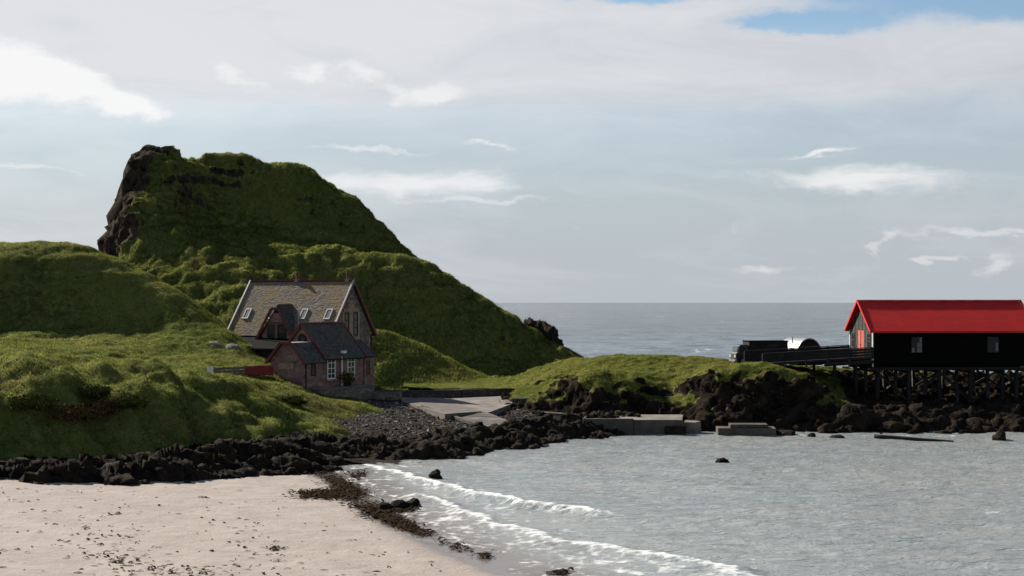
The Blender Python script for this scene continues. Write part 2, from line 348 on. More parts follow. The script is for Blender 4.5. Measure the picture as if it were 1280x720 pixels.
def mat_sea():
    m, t, b = new_mat('sea_water'); p = t.pos(); setb(b, 0.12, 0.5); b.inputs['IOR'].default_value = 1.33
    sep = t.node('ShaderNodeSeparateXYZ'); t.l.new(p, sep.inputs[0])
    shal = t.attr('shallow')
    deep = t.mix(t.ramp(t.noise(t.mapping(p, (0.03, 0.05, 1)), 1, 4, 0.6), 0.35, 0.65), (0.088, 0.110, 0.125, 1), (0.145, 0.165, 0.175, 1))
    bay = t.mix(t.ramp(t.noise(t.mapping(p, (0.07, 0.16, 1), rot=(0, 0, -0.35)), 1, 5, 0.6, 0.5), 0.35, 0.68), (0.225, 0.243, 0.240, 1), (0.265, 0.272, 0.255, 1))
    c = t.mix(t.ramp(shal, 0.0, 0.5), deep, bay); c = t.mix(t.ramp(shal, 0.55, 1.0), c, (0.168, 0.142, 0.122, 1))
    foam = t.attr('foam')
    fn = t.math('ADD', t.math('MULTIPLY', t.noise(t.mapping(p, (1, 1, 1)), 1.7, 7, 0.72, 1.2), 0.6), t.math('MULTIPLY', t.vor(t.mapping(p, (1, 1, 1)), 2.3), 0.45))
    fm = t.ramp(t.math('ADD', foam, t.math('MULTIPLY', t.math('SUBTRACT', fn, 0.5), 1.6)), 0.36, 1.15)
    t.put(b.inputs['Base Color'], t.mix(fm, c, (0.60, 0.60, 0.59, 1)))
    t.put(b.inputs['Roughness'], t.ramp(fm, 0, 1, 0.14, 0.85)); t.put(b.inputs['Specular IOR Level'], t.ramp(fm, 0, 1, 0.5, 0.2))
    wv = t.mapping(p, (0.55, 1.0, 1), rot=(0, 0, -0.3))
    w1 = t.noise(wv, 0.9, 5, 0.6, 0.6); w2 = t.noise(wv, 3.4, 4, 0.6, 0.5); w3 = t.noise(t.mapping(p, (0.06, 0.16, 1), rot=(0, 0, -0.2)), 1.0, 6, 0.62, 0.4)
    calm = t.ramp(shal, 0.2, 1.0, 1.0, 0.35)
    h = t.math('ADD', t.math('MULTIPLY', w1, 0.42), t.math('MULTIPLY', w2, 0.15))
    n1 = t.bump(h, calm, 0.9)
    far = t.ramp(sep.outputs[1], 180, 700)
    t.put(b.inputs['Normal'], t.bump(w3, t.math('MULTIPLY', far, 1.0), 9.0, n1)); return m

M = {}
M['terrain'] = mat_terrain(); M['turf_dark_rock'] = mat_terrain(0.5); M['blade'] = mat_blade(); M['rock'] = mat_rock(); M['sand'] = mat_sand(); M['sea'] = mat_sea(); M['pebble'] = mat_pebble()
M['kelp'] = mat_flat('seaweed', (0.038, 0.022, 0.010, 1), 0.9, 0.02, 0.6, 6, 0.4)
M['stone'] = mat_masonry('grey_rubble_stone', [(0.16, 0.135, 0.115, 1), (0.075, 0.068, 0.064, 1), (0.24, 0.18, 0.13, 1)], (0.17, 0.155, 0.14, 1))
M['pink'] = mat_masonry('pink_rubble_stone', [(0.22, 0.125, 0.105, 1), (0.15, 0.085, 0.075, 1), (0.26, 0.17, 0.14, 1)], (0.19, 0.12, 0.105, 1), (1.8, 1.8, 3.0), 0.3)
M['sandstone'] = mat_flat('sandstone_dressing', (0.36, 0.25, 0.155, 1), 0.9, 0.2, 0.4, 2.0)
M['slate'] = mat_slate('lichened_slate', (0.160, 0.134, 0.114, 1), (0.195, 0.140, 0.062, 1), 0.85)
M['slate_dark'] = mat_slate('dark_slate', (0.068, 0.066, 0.064, 1), (0.10, 0.085, 0.04, 1), 0.55)
M['board_red'] = mat_flat('red_brown_paint', (0.125, 0.022, 0.018, 1), 0.6, 0.4, 0.35, 2.0)
M['lead'] = mat_flat('pale_lead', (0.33, 0.318, 0.31, 1), 0.6, 0.4, 0.2, 2.0)
M['white'] = mat_flat('white_paint', (0.66, 0.65, 0.63, 1), 0.5, 0.4, 0.12, 3.0, 0.05)
M['glass'] = mat_glass('window_glass'); M['skyglass'] = mat_glass('skylight_glass', (0.06, 0.066, 0.072, 1), 0.25)
M['dull_glass'] = mat_flat('dusty_glass', (0.012, 0.012, 0.013, 1), 0.35, 0.2, 0.3, 2.0, 0.0)
M['black'] = mat_flat('black_tar', (0.0045, 0.0043, 0.0042, 1), 0.95, 0.04, 0.4, 1.5, 0.2)
M['black2'] = mat_flat('weathered_black_boards', (0.020, 0.019, 0.018, 1), 0.85, 0.2, 0.5, 1.2, 0.2)
M['concrete'] = mat_flat('concrete', (0.19, 0.162, 0.14, 1), 0.9, 0.2, 0.5, 0.7, 0.3)
M['concrete_dark'] = mat_flat('weathered_shaded_concrete', (0.10, 0.088, 0.074, 1), 0.9, 0.2, 0.55, 0.6, 0.4)  # also carries the shade of the quay front in its darker colour
M['tarmac'] = mat_flat('tarmac', (0.14, 0.12, 0.105, 1), 0.95, 0.2, 0.45, 0.6, 0.3)
M['wallstone'] = mat_masonry('dark_wall_stone', [(0.075, 0.065, 0.055, 1), (0.045, 0.040, 0.036, 1), (0.11, 0.085, 0.065, 1)], (0.035, 0.03, 0.026, 1), (2.2, 2.2, 3.6), 0.7)
M['timber'] = mat_flat('weathered_timber', (0.085, 0.075, 0.065, 1), 0.9, 0.2, 0.6, 2.5, 0.4)
M['timber_dark'] = mat_flat('dark_timber', (0.022, 0.019, 0.016, 1), 0.9, 0.2, 0.5, 2.5, 0.4)
M['fence'] = mat_flat('grey_fence_boards', (0.16, 0.125, 0.10, 1), 0.9, 0.2, 0.5, 2.0, 0.3)
M['red_fence'] = mat_flat('red_fence_paint', (0.22, 0.018, 0.018, 1), 0.7, 0.3, 0.35, 1.6, 0.2)
M['silver'] = mat_flat('dull_aluminium', (0.27, 0.265, 0.26, 1), 0.45, 0.5, 0.2, 2.0, 0.05, 0.3)
M['tyre'] = mat_flat('rubber', (0.012, 0.012, 0.012, 1), 0.9, 0.2, 0.2)
M['dark_paint'] = mat_flat('dark_vehicle_paint', (0.012, 0.014, 0.016, 1), 0.45, 0.5, 0.3, 2.0, 0.03)

def mat_red_roof():
    m, t, b = new_mat('red_painted_sheet'); p = t.objc(); setb(b, 0.7, 0.12)
    sep = t.node('ShaderNodeSeparateXYZ'); t.l.new(p, sep.inputs[0])
    n = t.noise(t.mapping(p, (0.7, 2.0, 2.0)), 1.2, 6, 0.65)
    a = t.mix(t.ramp(n, 0.3, 0.72), (0.50, 0.022, 0.018, 1), (0.60, 0.030, 0.025, 1))
    st = t.noise(t.mapping(p, (5.0, 0.35, 0.35)), 1.0, 5, 0.7)
    a = t.mix(t.ramp(st, 0.55, 0.8, 0, 0.45), a, (0.30, 0.022, 0.020, 1))
    sh_ = t.node('ShaderNodeObjectInfo').outputs['Random']
    a = t.mix(t.ramp(sh_, 0, 1, 0, 0.30, False), a, (0.40, 0.028, 0.026, 1))
    t.put(b.inputs['Base Color'], a)
    t.put(b.inputs['Normal'], t.bump(t.noise(p, 6, 4), 0.15, 0.03)); return m
M['red_roof'] = mat_red_roof()
M['coral'] = mat_flat('coral_door_paint', (0.50, 0.095, 0.055, 1), 0.6, 0.4, 0.25, 3.0, 0.1)
M['board_grey'] = mat_flat('silvered_boards', (0.075, 0.072, 0.068, 1), 0.9, 0.2, 0.65, 3.0, 0.3)

# ------------------------------------------------------------------ object tools
def tag(o, label=None, cat=None, group=None, kind=None):
    if label: o['label'] = label
    if cat: o['category'] = cat
    if group: o['group'] = group
    if kind: o['kind'] = kind
    return o
def empty(name, loc, rz=0.0, label=None, cat=None, group=None):
    o = bpy.data.objects.new(name, None); col.objects.link(o); o.location = loc; o.rotation_euler = (0, 0, rz)
    o.empty_display_size = 0.3
    return tag(o, label, cat, group)
class MB:
    def __init__(s): s.v = []; s.f = []; s.a = []
    def poly(s, pts): i = len(s.v); s.v += [tuple(p) for p in pts]; s.f.append(tuple(range(i, i + len(pts)))); return s
    def hexa(s, p, tone=None):
        """8 points: bottom loop 0-3, top loop 4-7"""
        i = len(s.v); s.v += [tuple(q) for q in p]
        s.f += [tuple(i + k for k in q) for q in ((0, 3, 2, 1), (4, 5, 6, 7), (0, 1, 5, 4), (1, 2, 6, 5), (2, 3, 7, 6), (3, 0, 4, 7))]
        if tone is not None: s.a += [tone] * 8
        return s
    def box(s, x0, x1, y0, y1, z0, z1):
        return s.hexa([(x0, y0, z0), (x1, y0, z0), (x1, y1, z0), (x0, y1, z0), (x0, y0, z1), (x1, y0, z1), (x1, y1, z1), (x0, y1, z1)])
    def bar(s, a, b, w, h, up=(0, 0, 1)):
        a, b = Vector(a), Vector(b); d = (b - a).normalized(); u = Vector(up)
        sd = d.cross(u)
        if sd.length < 1e-4: sd = d.cross(Vector((0, 1, 0)))
        sd.normalize(); u = sd.cross(d).normalized()
        q = []
        for e in (a, b): q += [e - sd * w / 2 - u * h / 2, e + sd * w / 2 - u * h / 2, e + sd * w / 2 + u * h / 2, e - sd * w / 2 + u * h / 2]
        return s.hexa(q)
    def slab(s, p0, p1, p2, p3, th, tone=None):
        """quad p0..p3 (counter-clockwise seen from outside) given thickness inwards"""
        p = [Vector(q) for q in (p0, p1, p2, p3)]; n = (p[1] - p[0]).cross(p[3] - p[0]).normalized()
        return s.hexa([q - n * th for q in p] + p, tone)
    def tube(s, pts, rad, seg=8, cap=True):
        pts = [Vector(p) for p in pts]; rad = rad if isinstance(rad, (list, tuple)) else [rad] * len(pts); base = len(s.v)
        for k, p in enumerate(pts):
            d = (pts[min(k + 1, len(pts) - 1)] - pts[max(k - 1, 0)]).normalized()
            a = d.cross(Vector((0, 0, 1)));
            if a.length < 1e-3: a = d.cross(Vector((1, 0, 0)))
            a.normalize(); b = d.cross(a)
            for j in range(seg):
                t = 2 * math.pi * j / seg; s.v.append(tuple(p + (a * math.cos(t) + b * math.sin(t)) * rad[k]))
        for k in range(len(pts) - 1):
            for j in range(seg):
                j2 = (j + 1) % seg; s.f.append((base + k * seg + j, base + k * seg + j2, base + (k + 1) * seg + j2, base + (k + 1) * seg + j))
        if cap:
            s.f.append(tuple(base + j for j in range(seg))[::-1]); s.f.append(tuple(base + (len(pts) - 1) * seg + j for j in range(seg)))
        return s
    def extrude(s, prof, axis_a, axis_b, o, d):
        """closed 2-D profile in axes a,b at origin o, extruded by vector d"""
        A, B, O, D = Vector(axis_a), Vector(axis_b), Vector(o), Vector(d)
        lo = [O + A * x + B * y for x, y in prof]; hi = [q + D for q in lo]; n = len(prof); i = len(s.v)
        s.v += [tuple(q) for q in lo + hi]
        s.f.append(tuple(range(i, i + n))[::-1]); s.f.append(tuple(range(i + n, i + 2 * n)))
        for k in range(n): k2 = (k + 1) % n; s.f.append((i + k, i + k2, i + n + k2, i + n + k))
        return s
    def build(s, name, mat, parent=None, bevel=0.0, smooth=False):
        me = bpy.data.meshes.new(name); me.from_pydata(s.v, [], s.f)
        if s.a and len(s.a) == len(s.v):
            a = me.attributes.new('tone', 'FLOAT', 'POINT'); a.data.foreach_set('value', np.array(s.a, np.float32))
        bm = bmesh.new(); bm.from_mesh(me); bmesh.ops.recalc_face_normals(bm, faces=bm.faces)
        if bevel: bmesh.ops.bevel(bm, geom=list(bm.edges), offset=bevel, segments=1, affect='EDGES', clamp_overlap=True)
        if smooth:
            for f in bm.faces: f.smooth = True
        bm.to_mesh(me); bm.free(); me.materials.append(mat)
        o = bpy.data.objects.new(name, me); col.objects.link(o)
        if parent: o.parent = parent
        return o

# ================================================================== THE LAND
# ---- beach
SHORE = [sea_at(405, 578), sea_at(425, 592), sea_at(462, 615), sea_at(512, 650), sea_at(588, 688), sea_at(690, 719), (4.6, 50.0), (8.5, 40.0)]
def beach_f(X, Y):
    d, _ = dist_line(X, Y, SHORE)
    d = -d                                                   # positive up the beach (left of the water's edge)
    z = np.where(d > 0, 0.033 * d + 0.0009 * d * d * (d < 30), 0.05 * d)
    return z + 0.05 * fbm(X * .22, Y * .22, None, 3, 5) + 0.02 * fbm(X * 1.3, Y * 1.3, None, 3, 6)
xs = np.arange(-64, 12, 0.22); ys = np.arange(42, 104, 0.22); X, Y = np.meshgrid(xs, ys); Z = beach_f(X, Y)
d_sh = -dist_line(X, Y, SHORE)[0]
beach = mesh_np('beach', np.stack([X, Y, Z], -1).reshape(-1, 3), grid_faces(len(ys), len(xs)), M['sand'], {'wet': np.exp(-np.clip(d_sh - 0.5, 0, None) / 2.4)})
beach['kind'] = 'structure'

FRONT = [(-66, 76), (-34, 76.5), sea_at(0, 606, .95), sea_at(80, 606, .9), sea_at(150, 604, .8), sea_at(215, 600, .65), sea_at(270, 596, .5), sea_at(330, 591, .35), sea_at(400, 590, .1), sea_at(432, 577), sea_at(500, 574), sea_at(570, 573), sea_at(615, 564), sea_at(660, 560), sea_at(700, 552), sea_at(748, 547), (10.5, 119.5)]
# ---- grassy hillside with meadow and bank (left)
HILL = [W(*p) for p in [
    (-60, 586, 84.5), (0, 580, 85.5), (60, 576, 86.5), (110, 568, 88.5), (160, 558, 90.5), (200, 552, 93), (250, 548, 96), (300, 545, 99), (345, 538, 103), (385, 524, 109), (420, 512, 116), (455, 508, 122),
    (-60, 530, 87), (0, 526, 88), (70, 525, 89.3), (120, 528, 90.5), (170, 520, 93), (215, 518, 95.3), (260, 508, 100), (310, 520, 102), (345, 508, 110),
    (-60, 486, 89.5), (0, 483, 90.3), (60, 479, 92), (110, 479, 93.6), (150, 479, 95.5), (200, 477, 98.5), (250, 476, 104), (300, 476, 109), (335, 478, 117),
    (0, 470, 104), (90, 468, 105), (170, 468, 108), (230, 470, 113), (352, 488, 123), (375, 497, 124), (395, 500, 127),
    (-60, 455, 118), (0, 455, 118), (90, 458, 120), (180, 460, 122), (240, 470, 124.5), (300, 472, 127), (340, 473, 129),
    (-80, 425, 134), (0, 425, 134), (90, 428, 135), (170, 432, 135.5), (230, 442, 135), (280, 452, 132), (320, 456, 134),
    (-80, 393, 144.6), (0, 392, 144.6), (100, 396, 144.4), (180, 402, 143.4), (240, 418, 140), (285, 432, 138.5), (310, 440, 139),
    (-80, 350, 146.2), (0, 350, 146.2), (80, 353, 146.2), (150, 363, 145.8), (200, 378, 145), (245, 403, 143),
    (-80, 325, 148), (0, 326, 148), (80, 328, 148), (140, 338, 147.7),
    (-80, 303, 156), (0, 305, 156), (55, 306, 156), (100, 308, 155.5), (130, 318, 153.5), (170, 335, 151), (215, 362, 148.5), (250, 390, 146), (282, 413, 144.5), (303, 424, 143), (330, 445, 145), (400, 490, 146), (470, 490, 148), (420, 495, 136)]]
HILL += [(-95, 150, 22), (-95, 130, 12), (-90, 110, 7), (-80, 95, 4), (-80, 172, 20), (-60, 172, 16), (-50, 172, 13), (-42, 166, 10), (-34, 160, 7), (-28, 160, 4.0), (-11, 112, .2), (-11, 120, .5), (-10, 128, .9), (-13, 104, .4), (-80, 195, 10), (-40, 190, 4), (-20, 160, 2.2)]
hill_r = rbf(HILL, 1.2, 0.01)
def hill_f(X, Y):
    z = hill_r(X, Y)
    hum = sstep(3.5, 6, Y * 0 + 5)                                        # hummocks
    bankm = sstep(112, 101, Y + .12 * X) * sstep(83, 86.5, Y)
    z = z + 0.30 * fbm(X * .16, Y * .22, None, 4, 21) + bankm * 1.9 * fbm(X * .25 + .10 * Y, Y * .15, None, 3, 22)
    z = z + 0.14 * fbm(X * .7, Y * .7, None, 3, 23) + (0.16 + .16 * bankm) * np.abs(fbm(X * .4, Y * .8, None, 3, 24)) + .09 * fbm(X * 1.5, Y * 1.5, None, 3, 25)
    return z + .15 * np.sin(z * 4.2 + 2.5 * fbm(X * .15, Y * .15, None, 3, 26)) * sstep(.2, .8, fbm(X * .08, Y * .08, None, 2, 27) + .5)
def hill_keep(X, Y, Z): return (Z > -1) & (dist_line(X, Y, FRONT)[0] > 2.0)
def hill_rockf(X, Y, Z, r): return np.maximum(r * 0.45, sstep(2.5, 1.2, Z) * (Y < 106) * 0.5)
heightfield('grass_hillside', -82, -10.6, 79, 172, 0.26, hill_f, M['terrain'], hill_rockf, 0.25, 2.2, hill_keep, (0.45, 0.66), 1.7, False)

# ---- the big crag behind the house
CRAG = [W(*p) for p in [
    # skyline of the cliff nose and the plateau
    (161, 207, 205), (175, 206, 206), (200, 205, 207), (222, 209, 207.5), (237, 212, 209.5), (246, 202, 213), (290, 200, 215), (330, 208, 215.5), (372, 212, 215.5), (395, 221, 215.5), (430, 243, 215), (460, 264, 214.5), (482, 289, 214), (497, 309, 213), (506, 325, 211), (513, 330, 205),
    # cliff edge running down to the left
    (158, 235, 203), (168, 240, 201), (149, 275, 199), (158, 290, 196), (145, 318, 194), (158, 330, 190), (190, 355, 184), (225, 380, 180), (262, 405, 175),
    # lit lower ridge
    (205, 250, 201), (205, 290, 194), (215, 330, 188), (240, 350, 184), (260, 385, 177), (250, 300, 196), (285, 318, 191), (300, 345, 185), (320, 375, 178),
    (235, 272, 203.5), (270, 285, 202), (330, 300, 200), (380, 314, 198), (420, 317, 197), (470, 321, 196), (510, 328, 195), (550, 352, 194), (600, 382, 194), (640, 404, 194.5), (680, 428, 197), (722, 446, 200),
    # upper face above the ledge
    (190, 218, 205.5), (215, 228, 205), (232, 240, 206), (260, 240, 209.5), (320, 245, 211.5), (400, 258, 212), (450, 285, 211.5), (300, 276, 208), (380, 300, 207.5), (450, 313, 208), (490, 322, 208.5), (245, 262, 206),
    # dark face below the lit ridge
    (340, 330, 192), (340, 375, 182), (400, 340, 192), (440, 352, 191.5), (500, 360, 191.3), (560, 393, 189.5), (610, 423, 189), (650, 445, 189), (470, 405, 186.5), (530, 425, 185.8), (590, 452, 185), (640, 468, 183), (700, 470, 184), (400, 415, 177), (340, 415, 172), (290, 418, 170),
    (470, 455, 182), (560, 470, 180),
    # the top behind the skyline
    (160, 212, 211), (180, 210, 213), (205, 211, 214), (250, 206, 221), (290, 205, 223), (330, 212, 223), (372, 217, 223), (400, 228, 222), (430, 250, 221), (460, 272, 220), (482, 297, 220)]]
CRAG += [(-62, 212, 3), (-66, 200, 1), (-60, 186, 3), (-59.8, 206, 8), (-59.6, 199, 6), (-58.8, 192, 5), (-58, 225, 22), (-52, 240, 24), (-40, 245, 26), (-25, 245, 18), (-12, 240, 8), (-2, 230, 4), (10, 222, -2), (15, 206, -2.5), (12, 190, -1), (-68, 235, 0), (-60, 262, 2), (-30, 270, 4), (0, 260, -3), (-20, 155, 2.2), (0, 155, 2.0), (-44, 165, 5), (-50, 170, 8), (-57, 178, 6)]
crag_r = rbf(CRAG, 1.0, 0.01)
def crag_f(X, Y):
    z = crag_r(X, Y)
    z = z + 1.0 * fbm(X * .13, Y * .13, None, 5, 41) + 0.7 * ridged(X * .26, Y * .14, None, 5, 42, .55) * 0.8 + 0.30 * fbm(X * .55, Y * .55, None, 3, 43) + .2 * np.abs(fbm(X * .5 + z * .25, Y * .5, None, 3, 44)) + .22 * fbm(X * 1.1 + z * .3, Y * 1.1, None, 3, 47)
    return z + .22 * np.sin(z * 3.1 + 3 * fbm(X * .12, Y * .12, None, 3, 48)) * sstep(.1, .8, fbm(X * .07, Y * .07, None, 2, 49) + .5)
def crag_rockf(X, Y, Z, r):
    left = sstep(-50.2, -52.6, X + 4.0 * fbm(X * .16, Y * .16, Z * .16, 4, 45)) * sstep(4, 8, Z)
    gul = sstep(1.6, .3, np.abs(fbm(X * .09, Y * .09, Z * .13, 3, 46)) * 9) * .62
    return np.maximum(np.maximum(r * 0.55, gul * r * 1.8), left * (.62 + .5 * r))
heightfield('crag_hill', -72, 18, 156, 262, 0.34, crag_f, M['terrain'], crag_rockf, 1.6, 3.6, lambda X, Y, Z: Z > -1.5, (0.36, 0.56), .75)

# ---- knoll between house and crag
KN = [W(*p) for p in [(452, 412, 153), (475, 414, 154), (500, 421, 155), (530, 432, 156), (556, 447, 156), (585, 460, 155), (603, 470, 154),
    (475, 440, 150), (480, 465, 147), (490, 485, 145), (520, 450, 150), (540, 470, 148), (560, 482, 146), (600, 484, 147), (612, 486, 148), (450, 485, 146)]]
KN += [(-22, 160, 4.5), (-10, 164, 4), (-2, 162, 1.5), (1, 150, 1.5), (-24, 150, 3), (-5, 143.5, 1.6), (-14, 142, 1.6), (-2, 143, 1.6)]
kn_r = rbf(KN, 0.8, 0.01)
heightfield('grass_knoll', -24, 1.5, 142.5, 164, 0.22, lambda X, Y: kn_r(X, Y) + 0.28 * fbm(X * .35, Y * .35, None, 4, 51) + 0.12 * fbm(X * 1.2, Y * 1.2, None, 3, 52), M['terrain'],
            lambda X, Y, Z, r: r * 0.6, 0.5, 2.0, lambda X, Y, Z: Z > 0.5, (0.45, 0.65))

# ---- headland carrying the sheds
HD = [W(*p) for p in [
    (640, 474, 150), (660, 466, 150), (690, 455, 152), (720, 449, 154), (760, 447, 155), (820, 447, 156), (870, 449, 156), (915, 453, 152), (960, 455, 150), (1040, 462, 147),
    (655, 482, 141), (680, 472, 140), (700, 464, 142), (760, 458, 144), (830, 457, 144), (900, 458, 143), (945, 457, 141), (990, 460, 137), (1030, 466, 134), (1055, 478, 133), (1068, 492, 132),
    (690, 488, 134), (705, 473, 131.5), (730, 472, 128.8), (760, 471, 128.5), (800, 473, 129), (840, 474, 133), (868, 472, 128.2), (900, 468, 126), (940, 466, 125.5), (980, 466, 125.2), (1010, 471, 125.4),
    (706, 492, 129), (712, 512, 127), (740, 492, 126.6), (745, 516, 125.5), (790, 492, 127), (795, 514, 125.7), (835, 500, 129.5), (840, 515, 125.5), (870, 495, 126), (880, 522, 123), (910, 492, 124), (920, 526, 122),
    (950, 490, 123.8), (960, 528, 121.8), (1000, 492, 123.6), (1005, 528, 121.6), (1045, 505, 128), (1050, 530, 121),
    (1085, 510, 127), (1090, 532, 120.5), (1130, 508, 128), (1140, 530, 121), (1180, 508, 128), (1190, 525, 122), (1230, 508, 127), (1240, 522, 123), (1290, 503, 128), (1300, 520, 123), (1370, 495, 130),
    (1090, 500, 136), (1100, 468, 142), (1130, 472, 142), (1160, 467, 142.5), (1190, 472, 143), (1215, 468, 143), (1240, 472, 143), (1290, 468, 143), (1370, 470, 143), (1120, 505, 134), (1180, 507, 134), (1240, 506, 134), (1300, 502, 135)]]
HD += [(6, 170, -1), (20, 172, -1), (36, 165, -1), (45, 160, -1), (60, 158, -1), (-1, 158, 1.2), (5, 119, -1.2), (12, 119.5, -1.2), (20, 117.5, -1.2), (30, 117, -1.2), (40, 118, -1.2), (50, 119.5, -1.2), (60, 122, -1), (0, 140, 1.8), (0.5, 133, 1.6)]
hd_r = rbf(HD, 0.5, 0.005)
def hd_f(X, Y):
    return hd_r(X, Y) + 0.30 * fbm(X * .3, Y * .3, None, 4, 61) + 0.22 * fbm(X * .9, Y * .9, None, 3, 62)
def hd_rockf(X, Y, Z, r):
    return np.maximum(np.maximum(r * 1.15, sstep(2.3, 1.3, Z + .6 * fbm(X * .4, Y * .4, None, 3, 64))), sstep(29, 32, X + 0.4 * fbm(X, Y, None, 3, 63)) * sstep(4.1, 3.5, Z))
heightfield('headland', -1.0, 62, 116, 172, 0.20, hd_f, M['turf_dark_rock'], hd_rockf, 0.62, 1.25, lambda X, Y, Z: Z > -0.6, (0.66, 0.86))

# ---- shingle flat below the house
SH = [(-22, 98, 1.3), (-16, 97, 0.9), (-12, 99, 0.3), (-6, 102, 0.1), (0, 108, -0.1), (5, 113, -0.1), (9, 117, -0.3), (-20, 110, 1.9), (-14, 112, 1.5), (-8, 112, 1.0), (-2, 116, 0.5), (3, 119, 0.5), (8, 121, 0.3), (13, 122, 0.2),
      (-20, 125, 1.9), (-14, 122, 1.6), (-10, 124, 1.3), (-6, 124, 0.95), (-1, 126, 0.9), (4, 126, 0.9), (-16, 130, 1.7), (-10, 132, 1.5), (-4, 134, 1.4), (2, 134, 1.3), (-10, 145, 1.5), (4, 145, 1.5), (-18, 145, 1.7), (-25, 140, 2)]
sh_r = rbf(SH, 1.5, 0.05)
sh_f = lambda X, Y: sh_r(X, Y) + 0.10 * fbm(X * .5, Y * .5, None, 4, 71)
heightfield('shingle_ground', -24, 15, 96, 150, 0.3, sh_f, M['rock'], lambda X, Y, Z, r: r * 0 + 1, 0.1, 1.0)

# ---- dark rock shelf between sand, water and bank
def shelf_f(X, Y):
    d, par = dist_line(X, Y, FRONT); d = d + 0.9 * fbm(X * .35, Y * .35, None, 3, 85)
    left = sstep(-11, -22, X)
    base = np.where(d < 0, 0.7 * d, 0) + (0.95 * sstep(-0.1, 2.0, d) - 0.12 * np.clip(d - 4, 0, 40)) * left + (1 - left) * (0.80 * sstep(-.2, 3.5, d) - 0.23 * np.clip(d - 4.0, 0, 40))
    base = base + np.where(left > 0, left * 0.3, 0) + (1 - left) * 0.05
    u, v = X * .83 + Y * .55, -X * .55 + Y * .83
    r1 = ridged(u * .13, v * .42, None, 5, 81, .55); r2 = fbm(X * .5, Y * .5, None, 4, 82)
    amp = sstep(-1.5, 1.5, d)
    return base + amp * (0.55 * r1 + 0.22 * r2 + 0.16 * ridged(u * .42, v * 1.15, None, 4, 83, .6) + (.42 + .33 * left) * facet(u * .32 + .3 * r2, v * .75 + .2 * r1, 0 * X, 86, 1.3) + .30 * facet(u * .9 + .3 * r2, v * 1.7, 0 * X, 87, 1.3))
def shelf_keep(X, Y, Z):
    d, _ = dist_line(X, Y, FRONT); return (d > -2.5) & (d < 11 - 4.5 * sstep(-12, -6, X)) & (Z > -1.2)
heightfield('rock_shelf', -66, 11, 74, 126, 0.17, shelf_f, M['rock'], lambda X, Y, Z, r: r * 0 + 1, 0.34, .8, shelf_keep)

# ---- sea
def wave(X, Y):
    u, v = X * .95 - Y * .3, X * .3 + Y * .95
    return 0.14 * fbm(u * .12, v * .30, None, 3, 91) + 0.085 * fbm(u * .5, v * 1.1, None, 3, 92)
BREAK1 = [sea_at(*p) for p in [(440, 578), (470, 583), (495, 591), (540, 607), (600, 622), (660, 633), (720, 640), (760, 646), (800, 651)]]
BREAK2 = [sea_at(*p) for p in [(470, 612), (520, 620), (560, 634), (600, 650), (650, 666), (700, 678), (760, 689), (820, 698), (880, 711), (960, 730)]]
SWASH1 = [sea_at(*p) for p in [(470, 640), (520, 650), (560, 668), (600, 680), (660, 690), (740, 704), (820, 722)]]
SWASH2 = [sea_at(*p) for p in [(500, 660), (560, 687), (610, 702), (650, 715), (690, 735)]]
xs = np.arange(-15, 66, 0.19); ys = np.arange(40, 137, 0.19); X, Y = np.meshgrid(xs, ys)
d_sh = dist_line(X, Y, SHORE)[0]                                         # positive out in the water
near = np.exp(-np.clip(d_sh, 0, None) / 9.0)
d1, p1 = dist_line(X, Y, BREAK1); d2, p2 = dist_line(X, Y, BREAK2); d3, _ = dist_line(X, Y, SWASH1); d4, _ = dist_line(X, Y, SWASH2)
wob = 0.8 * fbm(X * .35, Y * .35, None, 3, 95); wob2 = 0.35 * fbm(X * 1.3, Y * 1.3, None, 3, 96)
e1, e2, e3, e4 = d1 + wob * .8 + wob2, d2 + wob + wob2, d3 + wob + wob2, d4 + wob * .7 + wob2
L1 = p1.max(); L2 = p2.max()
t1 = sstep(0, 2, p1) * sstep(L1, L1 - 3, p1); t2 = sstep(0, 6, p2)
crest = 0.34 * np.exp(-(e1 / 0.75) ** 2) * t1 * sstep(2, 14, p1) + 0.22 * np.exp(-(e2 / 0.9) ** 2) * t2
def lace(e, front, back):                                                 # sharp seaward edge (positive e), ragged trail behind
    return np.where(e > 0, np.exp(-(e / front) ** 2), np.exp(-(e / back) ** 2))
patch = 0.5 + 0.9 * fbm(X * .55, Y * .55, None, 4, 97)
foam = np.maximum.reduce([0.95 * lace(e1, .22, .55) * t1, 0.62 * lace(e1 + .6, .5, 2.6) * t1 * np.clip(patch, 0, 1), 0.85 * lace(e2, .26, .7) * t2, 0.66 * lace(e2 + .8, .6, 3.4) * np.clip(patch + .1, 0, 1) * t2,
                          0.62 * lace(e3, .22, .30) * np.clip(patch + .35, 0, 1), 0.60 * lace(e4, .22, .28) * np.clip(patch + .35, 0, 1), 0.5 * np.exp(-np.clip(d_sh, 0, None) / 6.0) * np.clip(patch, 0, 1)])
ln_ = ridged((X * .31 + Y * -.95) * .28, (X * .95 + Y * .31) * .75, None, 4, 98, .6)
foam = np.maximum(foam, np.clip(.62 * np.exp(-np.clip(d_sh - 1, 0, None) / 11.0) * sstep(.10, .75, ln_), 0, 1))
dF = dist_line(X, Y, FRONT)[0]
foam = np.maximum(foam, 0.40 * np.exp(-np.abs(dF) / .6) * np.clip(patch + .1, 0, 1) * sstep(-13, -9, X))
rr = sea_at(470, 600)
foam = np.maximum(foam, 0.50 * np.exp(-((X - rr[0]) / 3.2) ** 2 - ((Y - rr[1]) / 6) ** 2) * np.clip(patch + .25, 0, 1))
